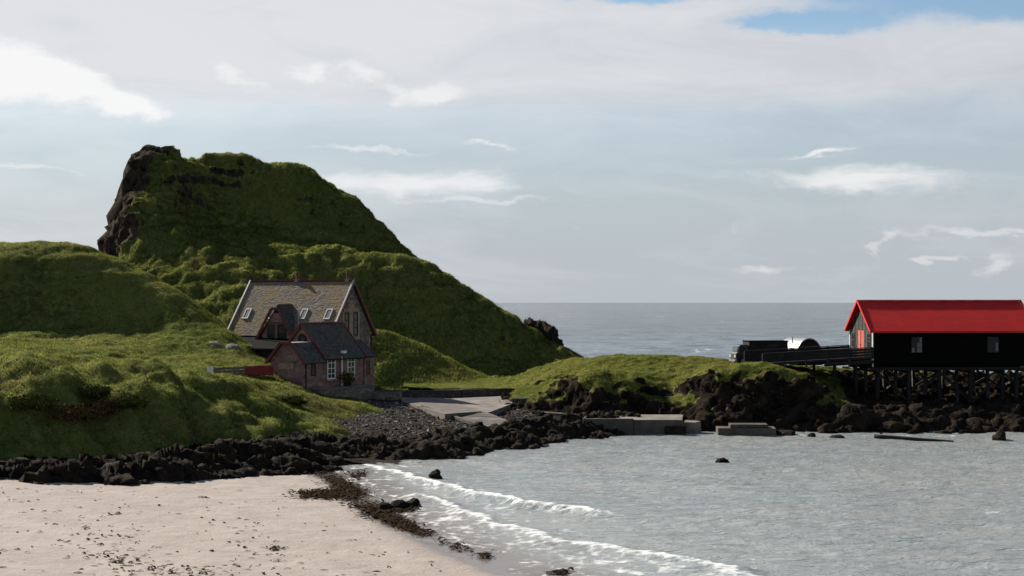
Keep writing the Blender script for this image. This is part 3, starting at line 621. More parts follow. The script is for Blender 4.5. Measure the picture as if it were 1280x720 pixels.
for (px, py, w_, h_) in ((903, 578, 2.2, .8), (1240, 536, 3, .7), (1160, 545, 4, .8), (1100, 532, 3, 1.0), (1130, 610, 2, .4), (1255, 640, 2.2, .5), (1030, 545, 5, 1.0), (960, 690, 2, .3), (1050, 665, 1.6, .3)):
    c = sea_at(px, py); foam = np.maximum(foam, 0.55 * np.exp(-((X - c[0]) / w_) ** 2 - ((Y - c[1]) / h_) ** 2) * np.clip(patch + .3, 0, 1))
edge = sstep(-15, -13, X) * sstep(66, 63, X) * sstep(137, 130, Y)
Z = (wave(X, Y) * (1 - .65 * near) + crest) * edge + 0.012 * np.clip(wob2, -1, 1)
shallow = np.clip(0.42 + 0.62 * np.exp(-np.clip(d_sh, 0, None) / 4.2), 0, 1)
shallow = shallow * sstep(170, 118, Y + 0 * X) + 0.0
n1 = X.size; coA = np.stack([X, Y, Z], -1).reshape(-1, 3); fA = grid_faces(len(ys), len(xs)); faA, shA = foam.ravel(), shallow.ravel()
# open sea: tessellated finer near the land
rows = 137 * (9000 / 137) ** np.linspace(0, 1, 520); cols_ = np.linspace(-0.30, 0.55, 430)
Yb = np.repeat(rows[:, None], 430, 1); Xb = Yb * cols_[None]
sp = Yb * 0.0081
ampb = lambda wl: np.clip(1.6 - 3.0 * sp / wl, 0, 1)
uu, vv = Xb * .93 - Yb * .36, Xb * .36 + Yb * .93
Zb = 1.15 * fbm(uu / 14, vv / 7, None, 3, 101) * ampb(9) + 0.5 * fbm(uu / 60, vv / 26, None, 3, 102) * ampb(40)
Zb = Zb * sstep(137, 150, Yb)
capn = fbm(uu / 9, vv / 3.2, None, 3, 103) + 0.4 * fbm(uu / 120, vv / 90, None, 2, 104)
foamb = 0.85 * sstep(0.50, .80, capn)
fB = grid_faces(520, 430) + n1; coB = np.stack([Xb, Yb, Zb], -1).reshape(-1, 3)
n2 = n1 + Xb.size
coC = np.array([(-40000, -2000, -.6), (40000, -2000, -.6), (40000, 14000, -.6), (-40000, 14000, -.6)], float); fC = np.array([[n2, n2 + 1, n2 + 2, n2 + 3]])
sea = mesh_np('sea', np.concatenate([coA, coB, coC]), np.concatenate([fA, fB, fC]), M['sea'],
              {'foam': np.concatenate([faA, foamb.ravel(), np.zeros(4)]), 'shallow': np.concatenate([shA, np.zeros(Xb.size), np.zeros(4)])})
sea['kind'] = 'structure'


# ================================================================== BUILDINGS
def wquad(o, r, n, u0, u1, z0, z1, off=0.0):
    """four corners on a wall: o origin, r along the wall, n outwards"""
    o, r, n = Vector(o), Vector(r).normalized(), Vector(n).normalized(); k = Vector((0, 0, 1))
    return [o + r * a + k * b + n * off for a, b in ((u0, z0), (u1, z0), (u1, z1), (u0, z1))]
def window(parent, o, r, n, u0, u1, z0, z1, nx=1, ny=1, fm=None, gm=None, fw=0.09, proud=0.06, name='window'):
    """glazed window on a wall: frame ring with bars (window), glass (pane)"""
    fm, gm = fm or M['white'], gm or M['glass']
    r_, n_ = Vector(r).normalized(), Vector(n).normalized(); k = Vector((0, 0, 1)); o_ = Vector(o); b = MB()
    def rect(a0, a1, c0, c1, d0, d1):
        q = [o_ + r_ * a + k * c + n_ * d for d in (d0, d1) for a, c in ((a0, c0), (a1, c0), (a1, c1), (a0, c1))]; b.hexa(q)
    rect(u0, u1, z0, z0 + fw, -.02, proud); rect(u0, u1, z1 - fw, z1, -.02, proud)
    rect(u0, u0 + fw, z0 + fw, z1 - fw, -.02, proud); rect(u1 - fw, u1, z0 + fw, z1 - fw, -.02, proud)
    for i in range(1, nx): a = u0 + (u1 - u0) * i / nx; rect(a - .03, a + .03, z0 + fw, z1 - fw, .0, proud - .012)
    for i in range(1, ny): c = z0 + (z1 - z0) * i / ny; rect(u0 + fw, u1 - fw, c - .03, c + .03, .0, proud - .018)
    w = b.build(name, fm, parent)
    g = MB(); q = [o_ + r_ * a + k * c + n_ * d for d in (-.02, .022) for a, c in ((u0 + .02, z0 + .02), (u1 - .02, z0 + .02), (u1 - .02, z1 - .02), (u0 + .02, z1 - .02))]; g.hexa(q)
    g.build('pane', gm, w)
    return w
def slates(parent, e0, e1, r1, r0, mat, cw=0.25, ch=0.165, th=0.03):
    """slated slope from eave (e0->e1) up to ridge (r0->r1): a roof deck with every slate laid on it"""
    e0, e1, r1, r0 = [Vector(p) for p in (e0, e1, r1, r0)]
    n = (e1 - e0).cross(r0 - e0).normalized()
    if n.z < 0: n = -n
    b = MB(); H = ((r0 - e0).length + (r1 - e1).length) / 2; rowsn = max(2, int(H / ch))
    for k in range(rowsn):
        t0, t1 = k / rowsn, min(1.0, (k + 1.35) / rowsn)
        a0, a1, c0, c1 = e0.lerp(r0, t0), e1.lerp(r1, t0), e0.lerp(r0, t1), e1.lerp(r1, t1)
        L = (a1 - a0).length; m = max(1, int(L / cw)); off = 0.5 * (k % 2)
        for j in range(-1, m + 1):
            s0, s1 = max(0, (j + off) / m), min(1, (j + 1 + off) / m - .02 / max(L, .1))
            if s1 - s0 < 0.15 / m: continue
            lift = random.uniform(0.008, 0.030); tone = random.random()
            q = [a0.lerp(a1, s0) + n * lift, a0.lerp(a1, s1) + n * lift, c0.lerp(c1, s1) + n * .004, c0.lerp(c1, s0) + n * .004]
            b.hexa([p - n * .02 for p in q] + q, tone)
    o = b.build('slates', mat, parent); o['kind'] = 'stuff'; return o
def roof_pair(house, name, x0, x1, yr, half, ze, zr, mat, axis='x', over=(0.25, 0.25), eo=0.3, sides=(1, 1), th=0.14):
    """gable roof in local frame; axis 'x': ridge along x at y=yr. axis 'y': ridge along y at x=yr between y=x0..x1"""
    sl = (zr - ze) / half; out = []
    a, b_ = x0 - over[0], x1 + over[1]
    for sd, on in zip((-1, 1), sides):
        if not on: continue
        P = (lambda s, w, z: (s, w, z)) if axis == 'x' else (lambda s, w, z: (w, s, z))
        we, zz = yr + sd * (half + eo), ze - sl * eo
        e0, e1, r1, r0 = P(a, we, zz), P(b_, we, zz), P(b_, yr, zr), P(a, yr, zr)
        m = MB(); q = [Vector(p) for p in (e0, e1, r1, r0)]; n = (q[1] - q[0]).cross(q[3] - q[0]).normalized()
        if n.z < 0: n = -n
        m.hexa([p - n * th for p in q] + [p - n * .002 for p in q]); ro = m.build(name, M['slate_dark'], house)
        slates(ro, e0, e1, r1, r0, mat); out.append(ro)
    return out
def barge(house, pts, mat, w=0.10, h=0.24, name='bargeboard'):
    for a, b_ in zip(pts[:-1], pts[1:]): MB().bar(a, b_, w, h).build(name, mat, house)

ZB = 2.2
def build_house():
    H = empty('stone_house', (-17.9, 140, ZB), R(-30), 'stone house with steep slate roof and pink front wings below the green crag', 'house')
    z = lambda w: w - ZB
    # main block
    b = MB(); b.extrude([(0, z(1.0)), (7, z(1.0)), (7, z(8.0)), (3.5, z(13.0)), (0, z(8.0))], (0, 1, 0), (0, 0, 1), (-12.8, 0, 0), (12.8, 0, 0)); b.build('wall', M['stone'], H)
    roof_pair(H, 'roof', -12.8, 0, 3.5, 3.5, z(8.05), z(13.12), M['slate'], 'x', (0.25, 0.3), 0.35)
    sl = (13.12 - 8.05) / 3.5; ez = z(8.05) - sl * .35
    # pale verge flashing on the front slope, red-brown boards on the back slope
    for x in (-13.08, 0.30): barge(H, [(x, -.37, ez + .09), (x, 3.5, z(13.22))], M['lead'], .16, .16, 'verge_flashing')
    for x in (-13.08, 0.33): barge(H, [(x, 7.37, ez - .04), (x, 3.5, z(13.02))], M['board_red'])
    barge(H, [(0.36, -.36, ez - .14), (0.36, 3.5, z(12.90))], M['board_red'], .08, .2)
    MB().bar((-13.0, 3.5, z(13.2)), (0.3, 3.5, z(13.2)), .26, .14).build('ridge_tiles', M['board_red'], H)
    for x in (-6.9, -0.45):
        c = MB().tube([(x, 3.5, z(13.1)), (x, 3.5, z(13.75)), (x, 3.5, z(13.78)), (x, 3.5, z(13.95))], [.14, .14, .2, .2], 8).build('chimney_pot', M['board_red'], H)
        MB().box(x - .22, x + .22, 3.28, 3.72, z(13.0), z(13.32)).build('flue_base', M['sandstone'], c)
    # skylights on the front slope
    nrm = Vector((0, -sl, 1)).normalized(); up = Vector((0, 1, sl)).normalized()
    for x in (-11.5, -8.15, -4.15, -1.05):
        c = Vector((x, 1.15, z(8.05) + 1.15 * sl)) + nrm * .09; r = Vector((1, 0, 0))
        f = MB(); hw, hh = .37, .62
        for (a0, a1, c0, c1) in ((-hw, hw, -hh, -hh + .12), (-hw, hw, hh - .12, hh), (-hw, -hw + .1, -hh + .12, hh - .12), (hw - .1, hw, -hh + .12, hh - .12)):
            q = [c + r * a + up * cc for a, cc in ((a0, c0), (a1, c0), (a1, c1), (a0, c1))]; f.hexa([p - nrm * .1 for p in q] + [p + nrm * .04 for p in q])
        w = f.build('skylight', M['lead'], H)
        q = [c + r * a + up * cc for a, cc in ((-hw + .04, -hh + .04), (hw - .04, -hh + .04), (hw - .04, hh - .04), (-hw + .04, hh - .04))]
        MB().hexa([p - nrm * .08 for p in q] + [p + nrm * .01 for p in q]).build('pane', M['skyglass'], w)
    # gable windows with sandstone dressings
    go, gr, gn = (0, 0, 0), (0, 1, 0), (1, 0, 0)
    for v in (2.7, 4.15): window(H, go, gr, gn, v - .38, v + .38, z(7.6), z(9.9), 1, 3, M['timber_dark'], M['glass'])
    for (a0, a1, c0, c1) in ((2.0, 2.3, 7.45, 10.0), (3.1, 3.75, 7.45, 10.0), (4.55, 4.85, 7.45, 10.0), (2.0, 4.85, 7.2, 7.45), (2.2, 4.65, 10.0, 10.3), (2.9, 3.95, 10.3, 10.75), (3.2, 3.65, 10.75, 11.1)):
        MB().box(.0, .05, a0, a1, z(c0), z(c1)).build('window_surround', M['sandstone'], H)
    for i in range(9):                                            # long-and-short corner stones
        for v0, sgn in ((0, 1), (7, -1)):
            L = .55 if i % 2 else .35; zz = z(2.4) + i * .62
            MB().box(-.02, .03, min(v0, v0 + sgn * L), max(v0, v0 + sgn * L), zz, zz + .56).build('quoin', M['sandstone'], H)
    MB().tube([(.12, 6.75, z(2.2)), (.12, 6.75, z(7.7))], .06, 8).build('drainpipe', M['timber_dark'], H)
    # cross gable in the front slope
    b = MB(); b.extrude([(-2.0, z(2)), (2.0, z(2)), (1.95, z(7.55)), (.42, z(9.85)), (-.42, z(9.85)), (-1.95, z(7.55))], (1, 0, 0), (0, 0, 1), (-6.2, -.6, 0), (0, 1.4, 0)); b.build('cross_gable_wall', M['pink'], H)
    for sd in (-1, 1):
        e0, e1 = (-6.2 + sd * 2.35, -.9, z(7.25)), (-6.2 + sd * 2.35, 0.6, z(7.25)); r0, r1 = (-6.2, -.4, z(10.75)), (-6.2, 2.2, z(10.75))
        q = [Vector(p) for p in (e0, e1, r1, r0)]; n = (q[1] - q[0]).cross(q[3] - q[0]).normalized(); n = n if n.z > 0 else -n
        ro = MB().hexa([p - n * .1 for p in q] + [p - n * .002 for p in q]).build('cross_gable_roof', M['slate_dark'], H); slates(ro, e0, e1, r1, r0, M['slate_dark'])
        barge(H, [(-6.2 + sd * 2.42, -.98, z(7.1)), (-6.2 + sd * .45, -.98, z(10.25))], M['board_red'], .09, .28)
    barge(H, [(-6.68, -.98, z(10.3)), (-5.72, -.98, z(10.3))], M['board_red'], .09, .26); barge(H, [(-7.6, -.95, z(8.9)), (-4.8, -.95, z(8.9))], M['board_red'], .08, .16, 'collar_beam')
    window(H, (-6.2, -.6, 0), (1, 0, 0), (0, -1, 0), -1.2, -.25, z(7.0), z(8.7), 1, 2, M['timber'], M['glass']); window(H, (-6.2, -.6, 0), (1, 0, 0), (0, -1, 0), .1, 1.2, z(6.9), z(8.7), 1, 2, M['timber_dark'], M['glass'])
    MB().tube([(-3.95, .02, z(8.0)), (-3.95, .02, z(10.0))], .05, 8).build('vent_pipe', M['silver'], H)
    # dark lean-to along the front; the shade on it is put into its black
    b = MB(); b.extrude([(-3.3, z(3)), (-.005, z(3)), (-.005, z(7.45)), (-3.3, z(6.4))], (0, 1, 0), (0, 0, 1), (-12.4, 0, 0), (10.6, 0, 0)); b.build('lean_to_wall', M['black2'], H)
    ro = MB().slab((-12.6, -3.55, z(6.38)), (-1.7, -3.55, z(6.38)), (-1.7, -.01, z(7.52)), (-12.6, -.01, z(7.52)), .1).build('lean_to_roof', M['black'], H)
    barge(H, [(-12.6, -3.6, z(6.33)), (-1.7, -3.6, z(6.33))], M['black2'], .06, .16, 'gutter')
    # front wing
    b = MB(); b.extrude([(-1.7, z(1.5)), (3.7, z(1.5)), (3.7, z(5.8)), (1.0, z(8.85)), (-1.7, z(5.8))], (1, 0, 0), (0, 0, 1), (0, -5.6, 0), (0, 6.0, 0)); b.build('wing_wall', M['pink'], H)
    roof_pair(H, 'wing_roof', -5.6, .4, 1.0, 2.7, z(5.85), z(8.92), M['slate_dark'], 'y', (.22, .2), .25)
    ws = (8.92 - 5.85) / 2.7
    for y in (-5.86, .64):
        for sd in (-1, 1): barge(H, [(1 + sd * 2.98, y, z(5.52)), (1, y, z(8.86))], M['board_red'], .1, .24)
    MB().bar((1, -5.9, z(8.98)), (1, .66, z(8.98)), .22, .12).build('ridge_tiles', M['board_red'], H)
    ring = MB()
    for i in range(14):
        t0, t1 = 2 * math.pi * i / 14, 2 * math.pi * (i + 1) / 14
        q = [(1 + rr * math.cos(t), yy, z(7.45) + rr * math.sin(t)) for yy in (-5.62, -5.68) for rr, t in ((.34, t0), (.5, t0), (.5, t1), (.34, t1))]; ring.hexa(q)
    ro = ring.build('round_window', M['timber_dark'], H)
    MB().extrude([(.36 * math.cos(t * math.pi / 8), .36 * math.sin(t * math.pi / 8)) for t in range(16)], (1, 0, 0), (0, 0, 1), (1, -5.63, z(7.45)), (0, .02, 0)).build('pane', M['glass'], ro)
    wo, wr, wn = (3.7, 0, 0), (0, 1, 0), (1, 0, 0)
    window(H, wo, wr, wn, -5.35, -4.1, z(3.7), z(5.72), 2, 4, M['white'], M['glass'], .12)
    window(H, wo, wr, wn, -2.2, -1.0, z(3.7), z(5.72), 2, 4, M['white'], M['glass'], .12)
    for v in (-4.72, -1.6): MB().box(3.70, 3.86, v - .75, v + .75, z(3.55), z(3.70)).build('window_sill', M['sandstone'], H)
    MB().tube([(3.86, -3.25, z(2.9)), (3.86, -3.25, z(5.75))], .08, 8).build('drainpipe', M['white'], H)
    MB().tube([(4.05, -3.25, z(5.55)), (4.05, -3.25, z(8.95)), (4.05, -3.25, z(9.05))], [.035, .035, .05], 8).build('vent_pipe', M['timber'], H)
    MB().box(3.9, 4.25, -3.5, -3.0, z(6.1), z(6.35)).build('pipe_box', M['white'], H)
    MB().bar((3.98, -5.8, z(5.55)), (3.98, .6, z(5.55)), .12, .12).build('gutter', M['timber_dark'], H)
    # low link behind the wing
    b = MB(); b.extrude([(.02, z(1.5)), (3.68, z(1.5)), (3.68, z(5.75)), (1.8, z(7.1)), (.02, z(5.75))], (1, 0, 0), (0, 0, 1), (0, .65, 0), (0, 1.6, 0)); b.build('link_wall', M['pink'], H)
    roof_pair(H, 'link_roof', .85, 2.25, 1.8, 1.9, z(5.8), z(7.2), M['slate_dark'], 'y', (0, .2), .2)
    for sd in (1,): barge(H, [(1.8 + sd * 2.12, 2.5, z(5.58)), (1.8, 2.5, z(7.14))], M['board_red'], .1, .22)
    window(H, (3.68, 0, 0), wr, wn, 1.0, 1.5, z(3.8), z(5.3), 1, 2, M['board_red'], M['glass'])
    # porch in front of the wing
    b = MB(); b.extrude([(-.3, z(1.3)), (3.69, z(1.3)), (3.69, z(5.6)), (2.35, z(7.05)), (1.05, z(7.05)), (-.3, z(5.6))], (1, 0, 0), (0, 0, 1), (0, -8.7, 0), (0, 3.15, 0)); b.build('porch_wall', M['pink'], H)
    for sd in (-1, 1):
        e0, e1, r1, r0 = (1.7 + sd * 2.3, -8.95, z(5.35)), (1.7 + sd * 2.3, -5.6, z(5.35)), (1.7 + sd * .62, -5.6, z(7.18)), (1.7 + sd * .62, -8.95, z(7.18))
        q = [Vector(p) for p in (e0, e1, r1, r0)]; n = (q[1] - q[0]).cross(q[3] - q[0]).normalized(); n = n if n.z > 0 else -n
        ro = MB().hexa([p - n * .1 for p in q] + [p - n * .002 for p in q]).build('porch_roof', M['slate_dark'], H); slates(ro, e0, e1, r1, r0, M['slate_dark'])
        barge(H, [(1.7 + sd * 2.36, -9.02, z(5.25)), (1.7 + sd * .6, -9.02, z(7.16))], M['board_red'], .1, .24)
    MB().box(1.08, 2.32, -8.95, -5.6, z(7.1), z(7.22)).build('porch_roof_cap', M['lead'], H)
    barge(H, [(1.05, -9.02, z(7.18)), (2.35, -9.02, z(7.18))], M['board_red'], .1, .22)
    window(H, (3.69, 0, 0), wr, wn, -7.75, -7.1, z(4.1), z(5.3), 1, 1, M['timber_dark'], M['glass'])
    pn = MB().box(.75, 2.45, -8.76, -8.68, z(4.75), z(5.3)).build('blind_panel', M['sandstone'], H)
    MB().box(.62, 2.58, -8.80, -8.72, z(5.3), z(5.42)).build('drip_mould', M['pink'], H)
    MB().tube([(3.76, -8.55, z(1.8)), (3.76, -8.55, z(5.4))], .06, 8).build('drainpipe', M['timber_dark'], H)
    return H
house = build_house()
def hl(u, v, zw): return house.matrix_world @ Vector((u, v, zw - ZB))
bpy.context.view_layer.update()

# terrace wall in front of the house windows
T = empty('terrace_wall', (-17.9, 140, 1.0), R(-30), 'low rubble terrace wall below the two white sash windows', 'wall')
MB().box(3.71, 5.2, -8.2, .3, 0.0, 1.86).build('stone_face', M['stone'], T); MB().box(3.72, 5.3, -8.3, .4, 1.86, 1.99).build('coping', M['concrete'], T)
MB().box(3.2, 4.6, -10.6, -8.22, 0.0, 1.2).build('lower_wall', M['wallstone'], T)
# planted tub on the terrace
def leaf_ball(name, c, r, n, size, mat, parent=None, seed=0, flat=1.0):
    g = np.random.default_rng(seed); d = g.normal(size=(n, 3)); d /= np.linalg.norm(d, axis=1)[:, None]
    rad = (0.45 + 0.55 * g.random(n) ** .5)[:, None] * (1 + .75 * fbm(d[:, 0] * 2.1 + seed, d[:, 1] * 2.1, d[:, 2] * 2.1, 3, seed))[:, None]
    p = d * rad * np.array(r); p[:, 2] = np.maximum(p[:, 2], -r[2] * .7)
    a = g.normal(size=(n, 3)); a /= np.linalg.norm(a, axis=1)[:, None]; b = np.cross(a, d + .3 * g.normal(size=(n, 3))); b /= np.linalg.norm(b, axis=1)[:, None] + 1e-6
    s = size * (.6 + .8 * g.random(n))[:, None]
    v = np.stack([p - a * s, p + b * s * .55, p + a * s, p - b * s * .55], 1).reshape(-1, 3) + np.array(c)
    return mesh_np(name, v, np.arange(n * 4).reshape(n, 4), mat, None, parent, False)
def mat_leaf(name, c, c2):
    m, t, b = new_mat(name); p = t.pos(); setb(b, 0.95, 0.0); t.put(b.inputs['Base Color'], t.mix(t.ramp(t.noise(p, 2.5, 4), .35, .65), c, c2)); return m
M['leaf'] = mat_leaf('bramble_leaf', (0.028, 0.034, 0.010, 1), (0.075, 0.080, 0.022, 1)); M['bracken'] = mat_leaf('dead_bracken', (0.045, 0.028, 0.016, 1), (0.085, 0.055, 0.026, 1))
pp = hl(4.5, -3.2, 2.99)
TB = empty('planted_tub', pp, 0, 'dark evergreen shrub in a tub between the two white sash windows', 'plant')
MB().tube([(0, 0, 0), (0, 0, .35)], [.3, .38], 12).build('tub', M['timber_dark'], TB); leaf_ball('foliage', (0, 0, .75), (.75, .75, .55), 500, .10, M['leaf'], TB, 3)

# ---- walls round the road
def stone_wall(name, pts, h, th, mat, label, coping=None, cat='wall', z0=None):
    """wall along ground polyline pts (x,y,ztop): each stretch its own part, capped with coping stones"""
    o = empty(name, (pts[0][0], pts[0][1], pts[0][2] - h), 0, label, cat); off = Vector(o.location)
    for (a, b_) in zip(pts[:-1], pts[1:]):
        a, b_ = Vector(a), Vector(b_); d = Vector((b_.x - a.x, b_.y - a.y, 0)).normalized(); n = Vector((-d.y, d.x, 0)) * th / 2
        q = [a - n - Vector((0, 0, h)), b_ - n - Vector((0, 0, h)), b_ + n - Vector((0, 0, h)), a + n - Vector((0, 0, h)), a - n, b_ - n, b_ + n, a + n]
        MB().hexa([p - off for p in q]).build('wall_section', mat, o)
        if coping:
            L = (b_ - a).length; m = max(1, int(L / 0.9))
            for i in range(m):
                s0, s1 = a.lerp(b_, i / m + .004), a.lerp(b_, (i + 1) / m - .004); j = random.uniform(.10, .15); e = n * 1.12
                MB().hexa([p - off for p in (s0 - e, s1 - e, s1 + e, s0 + e)] + [p - off + Vector((0, 0, j)) for p in (s0 - e, s1 - e, s1 + e, s0 + e)]).build('coping_stone', coping, o)
    return o
lp = lambda px, py, Y: W(px, py, Y)
stone_wall('sea_wall', [lp(470, 489, 137), lp(501, 489, 136)], 1.5, .5, M['stone'], 'short rubble wall joining the house terrace to the road', M['wallstone'])
stone_wall('retaining_wall', [lp(498, 488, 140), lp(576, 487, 140), lp(578, 486.5, 140.2), lp(652, 486, 141), lp(688, 483, 142)], 1.25, .45, M['wallstone'], 'long low retaining wall with grass on top behind the concrete road')
stone_wall('lawn_wall', [lp(641, 499, 131.5), lp(670, 499, 131), lp(709, 498, 130.5)], 1.6, .5, M['wallstone'], 'dark rubble wall holding up the small lawn beside the slipway', M['wallstone'])
stone_wall('far_wall', [lp(606, 476, 156), lp(660, 474, 157)], 1.3, .4, M['concrete_dark'], 'plain distant wall at the foot of the crag beyond the knoll')
# ---- level ground: lawns behind walls, road and slipway
def sheet(name, pts, mat, th=0.5, kind='structure', sub=None):
    b = MB(); n = len(pts); lo = [(x, y, z - th) for x, y, z in pts]; b.v = [tuple(p) for p in pts] + lo; b.f = [tuple(range(n)), tuple(range(2 * n - 1, n - 1, -1))] + [(i, n + i, n + (i + 1) % n, (i + 1) % n) for i in range(n)]
    o = b.build(name, mat)
    if kind: o['kind'] = kind
    return o
def lawn(name, x0, x1, y0, y1, zf, rough=.05):
    return heightfield(name, x0, x1, y0, y1, .2, lambda X, Y: zf(X, Y) + rough * fbm(X * .8, Y * .8, None, 3, 111), M['terrain'], lambda X, Y, Z, r: r * 0)
lawn('lawn', -11.0, 3.6, 140.5, 152, lambda X, Y: 2.42 + .035 * (Y - 140.5) + 0 * X)
sheet('lawn_bank', [lp(641, 499.5, 131.8), lp(709, 497, 131.0), lp(716, 483, 137), lp(690, 486, 139.5), lp(655, 495, 137)], M['terrain'], .8)
lawn_patch = lawn('lawn_patch', .35, 5.4, 131.6, 138.5, lambda X, Y: 2.0 + .13 * (Y - 131.6) - .02 * (X - .35))
def gz(px, py, z_): x, y = sea_at(px, py, z_); return (x, y, z_)
ROAD = [lp(497, 496, 139.7), gz(503, 501, 1.6), gz(560, 517, 1.4), gz(612, 515, 1.4), gz(642, 504, 1.6), lp(652, 494, 140.6), lp(576, 497.5, 139.8)]
sheet('road', ROAD, M['concrete'], .6)
sheet('track', [gz(498, 497, 1.72), gz(505, 502.5, 1.66), gz(556, 517.5, 1.46), gz(602, 514, 1.47), gz(572, 504.5, 1.58), gz(545, 498.5, 1.64)], M['tarmac'], .5)
SL = empty('slipway', gz(610, 530, .5), 0, 'sloping concrete slipway running down to the shingle and rocks', 'slipway'); so = Vector(SL.location)
A0, A1, B0, B1 = [Vector(p) for p in (gz(528, 509, 1.5), gz(612, 537, .68), gz(604, 514, 1.42), gz(660, 536, .68))]
for i in range(5):
    t0, t1 = i / 5 + .004, (i + 1) / 5 - .004
    q = [A0.lerp(A1, t0), A0.lerp(A1, t1), B0.lerp(B1, t1), B0.lerp(B1, t0)]; dz = Vector((0, 0, random.uniform(.03, .06)))
    MB().hexa([p - so - Vector((0, 0, .5)) for p in q] + [p - so + dz for p in q]).build('slab', M['concrete_dark'] if i % 2 else M['tarmac'], SL)
MB().bar(A0 - so + Vector((0, 0, .06)), A1 - so + Vector((0, 0, .06)), .3, .24).build('kerb', M['concrete_dark'], SL)
# ---- quay
Q = empty('quay', lp(800, 543, 118), 0, 'low concrete quay with pale lit end below the headland cliff', 'quay'); qo = Vector(Q.location)
def qbox(name, corners, z0, z1, mat, parent=Q, o=qo):
    return MB().hexa([Vector((x, y, z0)) - o for x, y in corners] + [Vector((x, y, z1)) - o for x, y in corners]).build(name, mat, parent, .03)
qbox('deck', [(6.15, 118.3), (14.2, 118.6), (15.0, 124.5), (6.6, 124.5)], -.5, 1.12, M['concrete'])
for i in range(2):
    x0 = 6.0 + i * 4.1; qbox('parapet_block', [(x0, 117.7), (x0 + 4.08, 117.75), (x0 + 4.08, 118.15), (x0, 118.12)], -.6, 1.30 - .10 * i, M['concrete_dark'])  # shade of the front face put into the darker concrete
qbox('lit_end', [(5.85, 117.75), (5.98, 117.72), (6.5, 121.2), (6.35, 121.25)], -.4, 1.34, M['concrete'])  # sunlit look of deck and end put into the paler concrete
for i in range(2):
    a, b_ = Vector(lp(676, 515, 124.5)), Vector(lp(731, 519, 121.5)); s0, s1 = a.lerp(b_, i * .5 + .003), a.lerp(b_, i * .5 + .497)
    qbox('wing_block', [(s0.x, s0.y), (s1.x, s1.y), (s1.x + .15, s1.y + .6), (s0.x + .15, s0.y + .6)], .1, s0.z, M['concrete_dark'])
qbox('broken_end', [(14.25, 118.9), (15.3, 118.4), (15.9, 119.6), (14.8, 121)], -.4, .95, M['concrete'])
qbox('broken_end', [(12.6, 117.3), (14.3, 117.2), (14.5, 118.4), (12.7, 118.0)], -.4, .7, M['rock'])
LB = empty('fallen_quay_block', lp(933, 545, 117), 0, 'flat detached concrete block lying in the water right of the quay', 'block'); lo_ = Vector(LB.location)
qbox('block', [(16.9, 116.6), (21.6, 116.3), (21.8, 118.4), (17.0, 118.6)], -.5, .62, M['concrete_dark'], LB, lo_); qbox('top_slab', [(17.9, 116.7), (21.0, 116.5), (21.1, 118.2), (18.0, 118.3)], .623, .92, M['wallstone'], LB, lo_)
qbox('low_end', [(21.85, 116.6), (23.3, 116.9), (23.2, 118.2), (21.85, 118.2)], -.5, .33, M['rock'], LB, lo_)
# ---- steps up the headland
ST = empty('stone_steps', lp(843, 516, 125), 0, 'dark stone steps climbing the gully in the headland cliff', 'steps'); st = Vector(ST.location)
for i in range(12):
    y0 = 125.2 + i * .62; c = 14.3 + i * .05; qbox('step', [(c - .85, y0), (c + .75, y0 + .05), (c + .75, y0 + .72), (c - .85, y0 + .7)], .3, 1.2 + .20 * i, M['wallstone'], ST, st)

